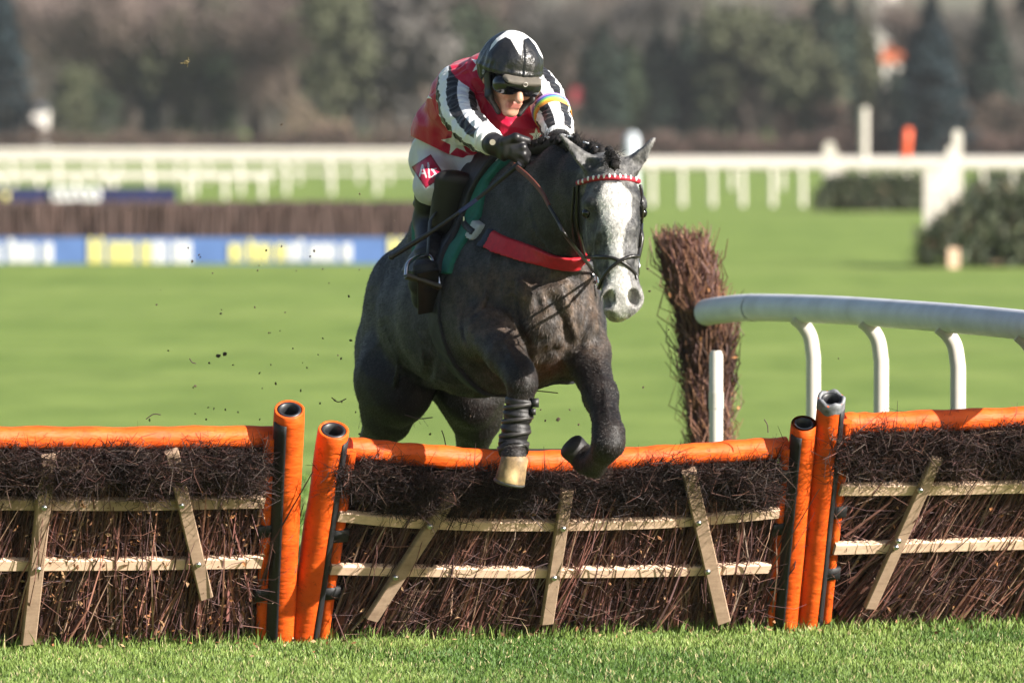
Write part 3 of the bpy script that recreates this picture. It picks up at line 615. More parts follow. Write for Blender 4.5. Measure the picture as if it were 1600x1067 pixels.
q = P(987, 208, base_Y(300)); ps = empty('marker_post', (q[0], q[1], 0), 'pale bluish white post rising just left of the horse ear tip', 'marker post'); m = MB(); m.tube([(q[0], q[1], -.02), (q[0], q[1], q[2] * .5), (q[0], q[1], q[2] - .1), (q[0], q[1], q[2])], [.2, .2, .2, .1], 14); m.build('post', simple('bluish_white', (.55, .60, .66), .5, .05, 4), ps)

# trees
BARK = simple('bark', (.10, .075, .058), .9, .4, 1.5, .3); FOL = attrmat('foliage', .75, .25, .6, spec=.2); BARE = attrmat('bare_twigs', .85, .25, .5, spec=.1)
def tree(kind, seed):
    """unit-height tree at the origin: trunk with limbs, and a crown of many leaf or twig sized faces"""
    r_ = np.random.default_rng(seed); m = MB(); tips = []
    def limb(p, d, L, rad, lev):
        pts = [p]; 
        for i in range(4): d = d + r_.normal(size=3) * .13; d /= np.linalg.norm(d); pts.append(pts[-1] + d * L / 4)
        m.tube(pts, np.linspace(rad, rad * .55, 5), 5 if lev else 8, False); tips.append((np.array(pts[2:]), lev))
        if lev < 3:
            for i in range(4 if lev else 7):
                q = pts[r_.integers(2, 5)] if lev else pts[0] + (pts[-1] - pts[0]) * r_.uniform(.30, 1); a = r_.uniform(0, 2 * math.pi); e = d * .75 + np.array([math.cos(a), math.sin(a), .25]) * .75; e /= np.linalg.norm(e); limb(q, e, L * r_.uniform(.42, .62) * (.75 if not lev else 1), rad * .5, lev + 1)
    if kind == 'conifer':
        m.tube([(0, 0, 0), (.004, 0, .5), (0, 0, .97)], [.022, .014, .003], 8); n = 3400; h = r_.random(n) ** .9; rad = .27 * (1 - h) ** .8 * (.72 + .28 * np.abs(np.sin(h * 26))) * np.sqrt(r_.random(n)); a = r_.uniform(0, 6.283, n)
        c = np.stack([rad * np.cos(a), rad * np.sin(a), .04 + .95 * h - rad * .25], 1)
    elif kind == 'column':
        m.tube([(0, 0, 0), (.004, 0, .5), (0, 0, .9)], [.022, .016, .006], 8); n = 2600; h = r_.random(n); w_ = .15 * (1 - (2 * h - .8) ** 4 * .5) * (.8 + .3 * vnoise(np.c_[h * 8, h * 0, h * 0 + seed], 1.0)); w_ *= np.clip((1.02 - h) * 5, 0, 1); rad = w_ * np.sqrt(r_.random(n)); a = r_.uniform(0, 6.283, n); c = np.stack([rad * np.cos(a), rad * np.sin(a), .03 + .96 * h], 1)
    else:
        limb(np.zeros(3), np.array([0, 0, 1.]), .55, .024, 0); T = np.concatenate([q for q, l in tips if l >= 2]); n = 3800 if kind == 'broad' else 3000
        c = T[r_.integers(0, len(T), n)] + r_.normal(size=(n, 3)) * (.055 if kind == 'broad' else .045); c[:, 2] = np.clip(c[:, 2], .1, None)
        if kind == 'ivy':
            k = n // 3; h = r_.random(k); a = r_.uniform(0, 6.283, k); rd = (.03 + .05 * r_.random(k)) * (1.1 - h); c[:k] = np.stack([rd * np.cos(a), rd * np.sin(a), .02 + h * .75], 1)
    clump = vnoise(c + 3.3, 9.0)
    V0, F0 = np.concatenate(m.V), [np.concatenate(m.Q)] + ([np.concatenate(m.T)] if m.T else [])
    if kind == 'bare':
        D = c - np.array([0, 0, .35]) + r_.normal(size=(n, 3)) * .25; D[:, 2] += .15; sv = r_.uniform(.05, .13, n); V, F, C = twigs(c, D, sv, r_.uniform(.0016, .0032, n), np.ones((n, 3)) * (.55 + .8 * clump[:, None]), .25, 2, 3, .4)
    else:
        keep = clump > r_.random(n) * .45; c = c[keep]; clump = clump[keep]; n = len(c); sz = r_.uniform(.014, .030, (n, 1)); a1 = r_.normal(size=(n, 3)); a1 /= np.linalg.norm(a1, axis=1, keepdims=True); a2 = np.cross(a1, r_.normal(size=(n, 3))); a2 /= np.linalg.norm(a2, axis=1, keepdims=True)
        V = np.stack([c - a1 * sz, c + a2 * sz * .7, c + a1 * sz, c - a2 * sz * .7], 1).reshape(-1, 3); F = (np.arange(n) * 4)[:, None] + np.array([[0, 1, 2, 3]]); C = np.repeat(np.ones((n, 3)) * (.5 + .9 * clump[:, None]), 4, axis=0)
    return (V0, F0), (V, F, C)
TREES = {}
def get_tree(kind, var, tint):
    key = (kind, var, tint)
    if key not in TREES:
        (V0, F0), (V, F, C) = tree(kind, hash_seed(kind) + var * 17); col = C * np.array(tint)
        z = V[:, 2].max(); tr = mesh_np('trunk', V0 / z, F0, BARK, None); cr = mesh_np('crown', V / z, F, BARE if kind == 'bare' else FOL, None, col, False)
        TREES[key] = (tr.data, cr.data); bpy.data.objects.remove(tr); bpy.data.objects.remove(cr)
    return TREES[key]
def hash_seed(k): return sum(ord(c) * (i + 3) for i, c in enumerate(k)) % 1000
def put_tree(kind, var, tint, px, ytop, d, wscale, label, group, rot):
    Y = d - 30.0; q = P(px, ytop, Y); h = q[2]; a, b = get_tree(kind, var, tint); name = {'conifer': 'conifer_tree', 'column': 'columnar_tree', 'bare': 'bare_tree', 'ivy': 'ivy_clad_tree', 'broad': 'leafy_tree'}[kind]
    root = empty(name, (q[0], Y, 0), label, 'tree', group); root.scale = (h * wscale, h * wscale, h); root.rotation_euler = (0, 0, rot)
    for nm, me in (('trunk', a), ('crown', b)):
        o = bpy.data.objects.new(nm, me); COL.objects.link(o); o.parent = root
BROWN = (.165, .128, .110); PINK = (.235, .180, .160); GREYB = (.125, .116, .106); OLIVE = (.092, .100, .056); DGREEN = (.030, .046, .034); BLUEG = (.016, .030, .036); MIDG = (.050, .070, .038)
tr_ = random.Random(5)
SP = [ # kind, tint, px, ytop, distance, width scale
 ('conifer', BLUEG, 2, -60, 480, .9), ('bare', PINK, 70, -70, 505, 1.2), ('bare', BROWN, 128, -40, 520, 1.1), ('bare', PINK, 178, -90, 500, 1.1), ('bare', GREYB, 232, 20, 540, 1.0), ('column', DGREEN, 238, 75, 500, .9),
 ('ivy', OLIVE, 128, 95, 478, .8), ('ivy', OLIVE, 285, -30, 500, .9), ('bare', BROWN, 322, -90, 520, 1.2), ('ivy', MIDG, 350, -20, 500, .9), ('bare', GREYB, 404, -100, 510, 1.2), ('bare', BROWN, 455, -80, 500, 1.2), ('ivy', OLIVE, 512, -40, 490, .8),
 ('bare', BROWN, 545, -100, 515, 1.2), ('bare', GREYB, 600, -60, 505, 1.1), ('ivy', GREYB, 636, -60, 500, .9), ('bare', BROWN, 690, -90, 505, 1.2), ('ivy', MIDG, 740, -20, 500, .8), ('bare', BROWN, 780, -70, 510, 1.2), ('bare', GREYB, 850, -60, 510, 1.1), ('bare', PINK, 890, -30, 520, 1.0),
 ('column', DGREEN, 943, 30, 480, 1.25), ('column', MIDG, 985, 55, 485, .9), ('column', DGREEN, 1030, 35, 490, 1.0), ('bare', BROWN, 1010, -60, 540, 1.1), ('conifer', DGREEN, 1072, 10, 495, .9), ('column', MIDG, 1105, 40, 490, 1.0), ('ivy', OLIVE, 1140, -5, 490, .9), ('bare', GREYB, 1180, -40, 520, 1.2), ('bare', PINK, 1215, -40, 540, 1.0), ('ivy', OLIVE, 1236, 20, 490, .9),
 ('column', DGREEN, 1288, -25, 480, 1.3), ('ivy', OLIVE, 1258, 30, 475, .8), ('conifer', DGREEN, 1330, -15, 490, 1.0), ('column', OLIVE, 1352, 20, 486, .9), ('column', DGREEN, 1394, 102, 474, 1.5), ('conifer', BLUEG, 1455, -15, 470, 1.25), ('conifer', BLUEG, 1424, 45, 490, 1.0), ('bare', GREYB, 1530, -20, 490, 1.1), ('conifer', DGREEN, 1548, -22, 480, 1.1), ('bare', BROWN, 1590, -40, 500, 1.2), ('conifer', DGREEN, 1604, -40, 500, 1.2),
 ('bare', BROWN, -50, -60, 510, 1.2), ('bare', BROWN, 1660, -40, 510, 1.2)]
KN = {'conifer': 'dark blue-green conifer', 'column': 'narrow dark green evergreen', 'bare': 'bare brown winter tree', 'ivy': 'olive ivy-clad tree', 'broad': 'dense dark green tree'}
cnt = {}
for kind, tint, px, yt, d, ws in SP:
    side = 'left of the jockey' if px < 800 else 'right of the jockey'; cnt[(kind, px < 800)] = cnt.get((kind, px < 800), 0) + 1
order = {}
ORD = ['first', 'second', 'third', 'fourth', 'fifth', 'sixth', 'seventh', 'eighth', 'ninth', 'tenth', 'eleventh', 'twelfth', 'thirteenth', 'fourteenth']
for i, (kind, tint, px, yt, d, ws) in enumerate(sorted(SP, key=lambda q: q[2])):
    k = (kind, px < 800); order[k] = order.get(k, 0) + 1; half = 'left' if px < 800 else 'right'
    lab = (f'{KN[kind]} of the far tree line, {ORD[order[k] - 1]} such ' + ('from the left edge' if half == 'left' else 'right of the jockey')) if cnt[k] > 1 else f'only {KN[kind]} of the far tree line {half} of the jockey'
    put_tree(kind, i % 3, tint, px, yt, d, ws, lab, 'trees of the far tree line', tr_.uniform(0, 6.28))
# wood behind, reading as one mass
n = 15000; r_ = np.random.default_rng(12); xs = r_.uniform(-55, 55, n); prof = 9.0 + 4.5 * vnoise(np.c_[xs * .12, xs * 0, xs * 0], 1.0) - 3.0 * sstep(22, 34, xs) ; prof *= 1 - .72 * np.exp(-((xs - 27.8) / 2.6) ** 2) - .5 * np.exp(-((xs + 26.9) / 1.4) ** 2) - .6 * np.exp(-((xs - 32.8) / 1.3) ** 2) - .3 * np.exp(-((xs - 3) / 1.5) ** 2)
zz = prof * r_.random(n) ** .75; A = np.stack([xs, 540 + r_.uniform(0, 14, n), zz], 1); D = np.stack([r_.normal(0, .35, n), r_.normal(0, .3, n), np.ones(n)], 1)
cl = vnoise(np.c_[xs * .35, zz * .25, xs * 0], 1.0)[:, None]; C = (np.array(BROWN) * cl + np.array((.07, .085, .055)) * (1 - cl)) * r_.uniform(.6, 1.3, (n, 1))
V, F, Cc = twigs(A, D, r_.uniform(.8, 2.2, n), r_.uniform(.05, .13, n), C, .2, 2, 3, .4); tag(mesh_np('far_wood', V, F, BARE, None, Cc, False), 'brown winter wood filling in behind the tree line', 'wood', kind='stuff')
# hedge along the foot of the trees, and bushes
def hedge(label, xa, xb, yb_, yt, d, tint, seed, group, cat='hedge', name='hedge'):
    r_ = np.random.default_rng(seed); Y = d - 30; a, b = P(xa, 240, Y)[0], P(xb, 240, Y)[0]; z = P(xa, yt, Y)[2]; n = int((b - a) * 170); xs = r_.uniform(a, b, n); u = (xs - a) / (b - a)
    zt = z * (.75 + .5 * vnoise(np.c_[xs * .8, xs * 0, xs * 0 + seed], 1.0)) * np.clip(np.minimum(u, 1 - u) * 9 + .45, 0, 1); zz = zt * r_.random(n) ** .7
    A = np.stack([xs, Y + r_.uniform(0, 1.6, n), zz], 1); D = r_.normal(size=(n, 3)) * .6 + np.array([0, 0, .6]); cl = vnoise(A, .9)[:, None]; C = np.array(tint) * (.55 + .9 * cl) * r_.uniform(.7, 1.25, (n, 1))
    V, F, Cc = twigs(A, D, r_.uniform(.25, .6, n), r_.uniform(.03, .07, n), C, .2, 2, 3, .4); o = mesh_np(name, V, F, BARE, None, Cc, False); tag(o, label, cat, group)
hedge('long low purple-brown hedge along the foot of the trees on the left', -120, 700, 247, 212, 470, (.130, .092, .075), 1, 'hedges below the trees')
hedge('long low purple-brown hedge along the foot of the trees on the right', 702, 1700, 247, 214, 470, (.135, .092, .080), 2, 'hedges below the trees')
hedge('tan bush growing at the tree foot left of the jockey', 438, 548, 235, 175, 476, (.26, .20, .14), 3, 'bushes before the trees', 'bush', 'bush')
hedge('broad brown-pink thicket under the trees left of the tall cream marker post', 1150, 1330, 235, 150, 476, (.165, .112, .092), 4, 'bushes before the trees', 'bush', 'bush')
hedge('broad brown thicket under the trees at the right edge', 1334, 1700, 235, 158, 477, (.135, .100, .082), 5, 'bushes before the trees', 'bush', 'bush')
hedge('dark green bush beside the small white hut', 80, 190, 235, 150, 478, (.05, .066, .040), 6, 'bushes before the trees', 'bush', 'bush')
# buildings
PLASTER = simple('white_render', (.74, .70, .66), .8, .06, .7); ROOFG = simple('slate_roof', (.10, .11, .13), .7, .2, 2); ROOFR = simple('red_tile_roof', (.46, .12, .05), .8, .2, 3); GLASS = simple('dark_window', (.03, .035, .04), .15, .1, 2)
def building(name, label, cat, px, ybase, ytop, wpx, d, roof, roofh, wins, dep=3.0):
    Y = d - 30; c = P(px, ytop, Y); hw = wpx / px_m(Y) / 2; root = empty(name, (c[0], Y, 0), label, cat); z = c[2]
    m = MB(); m.box((c[0], Y + dep / 2, z / 2), np.eye(3), (hw, dep / 2, z / 2)); m.build('wall', PLASTER, root, False)
    m = MB(); e = .2; V = [(c[0] - hw - e, Y - e, z), (c[0] + hw + e, Y - e, z), (c[0] + hw + e, Y + dep + e, z), (c[0] - hw - e, Y + dep + e, z), (c[0] - hw * .75, Y + dep / 2, z + roofh), (c[0] + hw * .75, Y + dep / 2, z + roofh)]
    m.add(np.array(V), [[0, 1, 5, 4], [2, 3, 4, 5], [3, 2, 1, 0]]); m.add(np.array(V), [[1, 2, 5], [3, 0, 4]]); m.build('roof', roof, root, False)
    for (u, v, w_, h_) in wins:
        f = MB(); cc = np.array([c[0] + u * hw, Y - .02, z * v]); f.box(cc, np.eye(3), (w_ + .06, .03, h_ + .06)); fo = f.build('window', PLASTER, root, False); f = MB(); f.box(cc - np.array([0, .02, 0]), np.eye(3), (w_, .03, h_)); f.build('pane', GLASS, fo, False)
building('hut', 'small white hut with a slate roof among the trees at the left edge', 'hut', 44, 235, 172, 56, 482, ROOFG, .35, [(.45, .7, .25, .2)])
building('tower_block', 'pale tower showing above the trees near the top right', 'tower', 1386, 235, -40, 34, 545, ROOFG, .3, [(-.3, .9, .2, .3), (.3, .82, .2, .3), (-.3, .74, .2, .3)])
building('red_roofed_house', 'house with an orange-red tiled roof showing between trees below the pale tower', 'house', 1402, 235, 98, 44, 530, ROOFR, 1.35, [(.0, .8, .3, .3)])
sg = board(None, 'red_sign', 893, 913, 138, 162, 465, simple('red_paint', (.32, .04, .05), .5, .1, 2)); sp_ = MB(); q = P(903, 162, 465.02); sp_.tube([(q[0], q[1] + .02, 0), (q[0], q[1] + .02, q[2] * .5), (q[0], q[1] + .02, q[2])], .05, 8); sp_.build('sign_post', BARK, sg); tag(sg, 'dull red sign on a post before the trees right of the jockey', 'sign')
q = P(912, 178, 462); ms = MB(); V = [(q[0], 462, 0), (q[0], 462, q[2] * .6), (q[0], 462, q[2] * .9), (q[0], 462, q[2])]; ms.tube(V, [.42, .42, .40, .2], 14); tag(ms.build('stone_pillar', simple('pale_stone', (.5, .46, .38), .8, .15, 2), None), 'pale stone pillar before the trees, beyond the armband', 'pillar')

# ------------------------------------------------------------------ thin winter air that greys the far trees
hb_ = MB(); hb_.box((0, 300, 13.5), np.eye(3), (90, 345, 14.5)); ho = hb_.build('haze', None, None, False) if False else None
hz = bpy.data.materials.new('winter_haze'); hz.use_nodes = True; nt = hz.node_tree; nt.nodes.remove(nt.nodes['Principled BSDF']); pv = nt.nodes.new('ShaderNodeVolumePrincipled'); pv.inputs['Color'].default_value = (.82, .85, .90, 1); pv.inputs['Density'].default_value = .00011; pv.inputs['Anisotropy'].default_value = .1
nt.links.new(pv.outputs[0], nt.nodes['Material Output'].inputs['Volume']); tag(hb_.build('haze', hz, None, False), kind='stuff')
S.cycles.volume_max_steps = 64; S.cycles.volume_bounces = 0
# ------------------------------------------------------------------ horse
th = R(20); hf = np.array([math.sin(th), -math.cos(th), 0]); hs = np.array([math.cos(th), math.sin(th), 0]); UP = np.array([0, 0, 1.])   # forwards, to its left, up
HP = []
def C_(pts, rad, side=hs, k=.04): HP.extend(chain([P(*q) for q in pts], rad, side, k))
# trunk
C_([(662, 488, .72), (700, 494, .42), (745, 490, .10), (800, 478, -.20), (832, 468, -.34)], [(.205, .195), (.25, .26), (.28, .297), (.262, .305), (.225, .285)], k=.06)
C_([(655, 435, .66), (715, 362, .34), (765, 305, .08)], [(.15, .11), (.15, .12), (.09, .12)], k=.09)      # back
HP.append(ell(P(648, 470, .70), (.22, .165, .19), [hf, hs, UP], .08))           # croup
HP.append(ell(P(617, 555, .84), (.20, .145, .23), [hf, hs, UP], .08))           # right buttock
HP.append(ell(P(700, 540, .98), (.18, .13, .22), [hf, hs, UP], .08))           # left buttock
HP.append(ell(P(770, 480, -.24), (.20, .10, .26), [hf, hs, UP], .05))          # right shoulder
HP.append(ell(P(893, 500, -.16), (.20, .10, .22), [hf, hs, UP], .05))          # left shoulder
HP.append(ell(P(836, 498, -.49), (.13, .095, .12), [hf, hs, UP], .03))         # pectorals
HP.append(ell(P(899, 505, -.45), (.125, .080, .12), [hf, hs, UP], .03))
HP.append(ell(P(846, 540, -.48), (.10, .07, .06), [hf, hs + UP * .35, UP - hs * .35], .02)); HP.append(ell(P(893, 548, -.45), (.10, .06, .055), [hf, hs - UP * .35, UP + hs * .35], .02))
for q_, rr_ in (((858, 448, -.575), (.03, .07, .022)), ((880, 470, -.58), (.03, .022, .055)), ((822, 462, -.585), (.03, .03, .06)), ((866, 520, -.58), (.03, .022, .05))): HP.append(ell(P(*q_), rr_, [hf, hs + UP * .4, UP - hs * .4], .03))
HP.append(ell(P(862, 440, -.45), (.12, .15, .12), [hf, hs, UP], .06))
HP.append(ell(P(842, 545, -.36), (.16, .13, .09), [hf, hs, UP], .06))
HP.append(ell(P(768, 300, .12), (.28, .07, .12), [hf, hs, UP], .07))           # withers
# neck
C_([(798, 372, -.10), (838, 346, -.32), (882, 318, -.58), (922, 296, -.80), (945, 276, -.92)], [(.165, .28), (.135, .235), (.108, .195), (.088, .145), (.078, .09)], k=.06)
# head: hy faces the camera, turned a little to the right
hy = R(15); hdf = np.array([math.sin(hy), -math.cos(hy), 0]); hds = np.array([math.cos(hy), math.sin(hy), 0])
C_([(953, 276, -.99), (957, 318, -1.035), (961, 365, -1.065), (965, 410, -1.10), (968, 445, -1.125), (969, 470, -1.13)], [(.083, .085), (.094, .105), (.079, .105), (.064, .085), (.058, .066), (.060, .060)], hds, .035)
HP.append(ell(P(968, 486, -1.125), (.046, .050, .030), [hdf, hds, UP], .02))   # lips
HP.append(ell(P(963, 484, -1.08), (.045, .042, .042), [hdf, hds, UP], .03))    # chin
for q, sg in ((P(932, 365, -.93), -1), (P(983, 368, -.90), 1)): HP.append(ell(q, (.085, .042, .105), [hdf, hds, UP], .04))  # jowls
for q in (P(921, 322, -1.07), P(1000, 322, -1.04)): HP.append(ell(q, (.038, .024, .030), [hdf, hds, UP], .03))              # eye ridges
for q in (P(935, 385, -1.07), P(990, 385, -1.04)): HP.append(Prim(q, q + np.array([0, -.01, -.09]), .022, .012, hds, .03))  # facial crest
for q, sg in ((P(952, 467, -1.178), -1), (P(989, 464, -1.160), 1)): HP.append(ell(q, (.024, .036, .046), [hdf, hds + UP * .25 * sg, UP - hds * .25 * sg], .02))  # nostril rims
# legs
LEG0 = len(HP)
C_([(742, 510, -.26), (768, 522, -.56)], [(.095, .13), (.088, .090)], hs, .03)
C_([(768, 522, -.56), (792, 556, -.74), (813, 588, -.87)], [(.088, .086), (.070, .074), (.052, .058)], hs, .015)
C_([(812, 585, -.85), (816, 602, -.88), (812, 625, -.875), (806, 665, -.865), (801, 692, -.86)], [.056, .051, .040, .036, .044], hs, .025)
C_([(801, 692, -.86), (803, 712, -.90)], [.046, .046], hs, .02)
C_([(900, 520, -.22), (917, 555, -.44), (939, 620, -.68), (951, 676, -.88)], [(.10, .15), (.080, .090), (.056, .060), (.050, .053)], hs, .04)
C_([(951, 676, -.88), (950, 694, -.90), (944, 706, -.86), (928, 724, -.70)], [.056, .054, .042, .045], hs, .025)
C_([(928, 724, -.70), (916, 719, -.65), (906, 709, -.64)], [.048, .047, .047], hs, .02)
C_([(640, 540, .66), (615, 590, .62), (634, 620, .52)], [(.16, .20), (.135, .175), (.085, .10)], hs, .06)         # right thigh, stifle
C_([(622, 600, .55), (606, 648, .70), (578, 708, .98)], [(.115, .14), (.085, .095), (.050, .062)], hs, .05)
C_([(578, 708, .98), (574, 722, 1.02), (580, 780, 1.12), (586, 838, 1.20)], [.056, .050, .034, .042], hs, .03)
C_([(586, 838, 1.20), (592, 868, 1.14)], [.042, .042], hs, .02)
C_([(735, 545, .80), (735, 600, .66), (738, 625, .55)], [(.15, .19), (.125, .155), (.085, .10)], hs, .06)         # left thigh
C_([(736, 608, .58), (744, 650, .74), (736, 712, 1.05)], [(.110, .13), (.085, .095), (.052, .062)], hs, .05)
C_([(736, 712, 1.05), (734, 728, 1.08), (740, 785, 1.18), (744, 842, 1.26)], [.056, .050, .034, .042], hs, .03)
C_([(744, 842, 1.26), (748, 872, 1.20)], [.042, .042], hs, .02)
LEG1 = len(HP)
# ears
EAR = []
def ear(base, mid, tip, wside, r0):
    a, b, c = [P(*q) for q in (base, mid, tip)]; s_ = np.asarray(wside, float)
    HP.append(Prim(a, b, (r0, r0 * .8), (r0 * .95, .019), s_, .02)); HP.append(Prim(b, c, (r0 * .95, .019), (.004, .005), s_, .008))
    n_ = hdf; EAR.append((a * .55 + b * .45 + n_ * .042, c * .8 + b * .2 + n_ * .02, s_, r0))
ear((928, 262, -1.0), (905, 243, -1.015), (876, 211, -1.02), hdf * .75 + np.array([.35, 0, -.55]), .049)
ear((984, 262, -.985), (1003, 244, -1.0), (1022, 216, -1.0), hdf * .75 + np.array([-.35, 0, -.55]), .047)
HC = [Prim(a, c, (r0 * .62, .030), (.006, .012), s_, .012) for a, c, s_, r0 in EAR]
for q, sg in ((P(951.5, 468, -1.198), -1), (P(990, 465, -1.180), 1)): HC.append(ell(q, (.040, .024, .036), [hdf, hds + UP * .30 * sg, UP - hds * .30 * sg], .008))
HC.append(Prim(P(955, 494, -1.19), P(984, 493, -1.17), .0035, .0035, hds, .006))                 # mouth line
for q in (P(916, 333, -1.115), P(1007, 333, -1.06)): HC.append(ell(q, (.022, .018, .014), [hdf, hds, UP], .01))
HC.append(Prim(P(872, 455, -.645), P(872, 560, -.60), .016, .014, hs, .03))                       # groove between the pectorals
HC.append(Prim(P(722, 400, -.16), P(722, 545, -.10), .02, .02, hs, .05))                        # behind the shoulder
HC.append(Prim(P(640, 440, .36), P(655, 600, .34), .02, .02, hs, .06))                           # flank fold
pre = make_hit(HP, HC)
for line, rr_ in (([(602, 515), (622, 560), (616, 605)], .008), ([(648, 515), (690, 556), (735, 572)], .007), ([(660, 545), (668, 580), (700, 596)], .006), ([(936, 362), (931, 398), (938, 428)], .006), ([(990, 352), (992, 385), (986, 412)], .005), ([(838, 446), (852, 480), (846, 522)], .007),
                  ([(903, 458), (892, 498), (906, 532)], .007), ([(852, 480), (872, 500), (880, 540)], .006), ([(935, 565), (946, 615), (949, 655)], .006), ([(786, 532), (806, 566), (818, 590)], .006), ([(828, 326), (842, 368), (868, 392)], .010), ([(770, 400), (762, 450), (748, 486)], .008)):
    q = [pre(a_, b_, -.0025)[0] for a_, b_ in line]; HP += chain(list(spline(q, 3)), [rr_] * (len(spline(q, 3))), hs, .012)
for line, rr_ in (([(800, 452), (806, 500), (826, 545)], .012), ([(925, 470), (914, 515), (898, 552)], .011), ([(842, 560), (866, 548), (890, 560)], .010), ([(782, 400), (774, 440), (776, 480)], .010), ([(728, 430), (722, 480), (730, 540)], .012), ([(655, 610), (668, 590), (676, 560)], .012), ([(852, 445), (880, 432), (912, 440)], .009)):
    q = [pre(a_, b_, .006)[0] for a_, b_ in line]; HC += chain(list(spline(q, 3)), [rr_ * .6] * (len(q) * 3 - 2), hs, .03)
HF = Field(HP, HC, .0068)
near = np.argwhere(np.abs(HF.f) < .03); g = (HF.lo + near * HF.h).astype(np.float32)
HF.f[tuple(near.T)] += ((vnoise(g * np.array([1, .45, 1], np.float32), 13.) - .5) * .003 + np.minimum(np.abs(vnoise(g * np.array([1, .6, .8], np.float32), 11.) - .5) * 2, .35) * .008 - .0025 + (vnoise(g, 45.) - .5) * .0010).astype(np.float32); del g, near
V, Q = HF.mesh(); N = vnormals(V, Q); px, py = proj(V)
# coat weights: R white of the face, G brown, B dark points plus shade painted on neck and forearm crease
legd = sdf_eval(HP[LEG0:LEG1], [], V); trd = sdf_eval(HP[:LEG0], [], V); legw = sstep(.11, -.07, legd - trd + .06 * (vnoise(V, 9.) - .5)) * sstep(490, 570, py)
ishead = sstep(-.86, -.93, V[:, 1] - (py - 300) * .0002) * (py < 512) * (px > 868)
nz1 = vnoise(V, 55.); nz2 = vnoise(V, 22.); nz3 = vnoise(V * np.array([1, 1, .35]), 70.)
bw_ = np.interp(py, [286, 305, 330, 360, 392, 420, 445, 470, 500], [13, 25, 23, 14, 10, 13, 16, 15, 8]); bc = np.interp(py, [285, 310, 380, 450, 500], [958, 962, 962, 969, 972])
blaze = sstep(1.2, .9, np.abs(px - bc) / bw_ + (nz1 - .5) * .3) * (py > 286) * (N @ hdf > .2)
nz4 = vnoise(V, 110.); mott = np.clip(.10 + .32 * (nz1 - .5) + .35 * (nz2 - .5) + .3 * (nz3 - .5) + .2 * (nz4 - .5), 0, 1) + .38 * sstep(425, 470, py) + .10 * sstep(285, 262, py) - .10 * sstep(295, 345, py) * sstep(445, 400, py)
wht = np.clip(np.maximum(blaze, np.clip(mott, 0, .75)), 0, 1) * ishead
nostril = sstep(.040, .026, np.minimum(np.linalg.norm((V - P(951, 468, -1.185)) * [1, .3, 1], axis=1), np.linalg.norm((V - P(991, 466, -1.165)) * [1, .3, 1], axis=1))) * ishead
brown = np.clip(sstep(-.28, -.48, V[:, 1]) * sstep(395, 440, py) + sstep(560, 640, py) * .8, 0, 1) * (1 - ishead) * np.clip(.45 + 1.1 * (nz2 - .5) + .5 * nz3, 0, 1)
dark = np.clip(legw * (1.0 - .35 * nz2 * sstep(600, 520, py)) + nostril + .5 * sstep(.10, .02, np.abs(np.linalg.norm((V - P(800, 560, -.3)) * [1, .6, 1], axis=1))), 0, 1)  # last term paints the shadow in the gap between forearm and chest
neck_shade = sstep(-.45, -.75, V[:, 1]) * (1 - ishead) * sstep(430, 380, py) * .55  # shade beside the head, painted into the neck colour
dark = np.clip(dark + neck_shade, 0, 1)
horse = empty('horse', tuple(np.r_[P(745, 900, .2)[:2], 0]), 'dark grey racehorse with a white blaze jumping the middle hurdle', 'horse')
t = NT('horse_coat'); a = t.attr(); sp = t.n('SeparateColor'); t.l(a.outputs['Color'], sp.inputs[0])
n1 = t.noise(t.coord((1, .45, .8)), 30, 5, .65); n2 = t.noise(t.coord((1, .4, 1)), 8, 4, .6); n3 = t.noise(t.coord((1, 1, .25)), 260, 2, .6); n4 = t.noise(t.coord(), 70, 3)
grey = t.mix(.6, t.ramp(n2, [(.3, (.022, .0225, .025)), (.7, (.082, .083, .089))]), t.ramp(n1, [(.3, (.014, .014, .016)), (.72, (.098, .098, .105))]))
br = t.ramp(n1, [(.28, (.034, .021, .014)), (.72, (.215, .148, .105))]); dk = t.ramp(n1, [(.3, (.0045, .0035, .003)), (.75, (.020, .0125, .010))])
wh = t.ramp(n4, [(.3, (.64, .61, .57)), (.7, (.80, .78, .75))])
c = t.mix(sp.outputs[1], grey, br); c = t.mix(sp.outputs[2], c, dk); c = t.mix(sp.outputs[0], c, wh); n5 = t.noise(t.coord((1, .6, .7)), 95, 4, .7); n6 = t.noise(t.coord((1, .5, 1)), 16, 3, .55); c = t.mix(1, c, t.ramp(n3, [(.3, .62), (.7, 1.0)]), 'MULTIPLY'); c = t.mix(1, c, t.ramp(n5, [(.32, .55), (.66, 1.0)]), 'MULTIPLY'); c = t.mix(1, c, t.ramp(n6, [(.34, .62), (.6, 1.05)]), 'MULTIPLY'); c = t.mix(1, c, (1.25, 1.25, 1.25), 'MULTIPLY')
t.bump(n5, .35, .006); COAT = t.set(.50, c, 0, .30, .0)
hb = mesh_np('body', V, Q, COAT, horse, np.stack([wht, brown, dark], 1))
hit = make_hit(HP, HC)
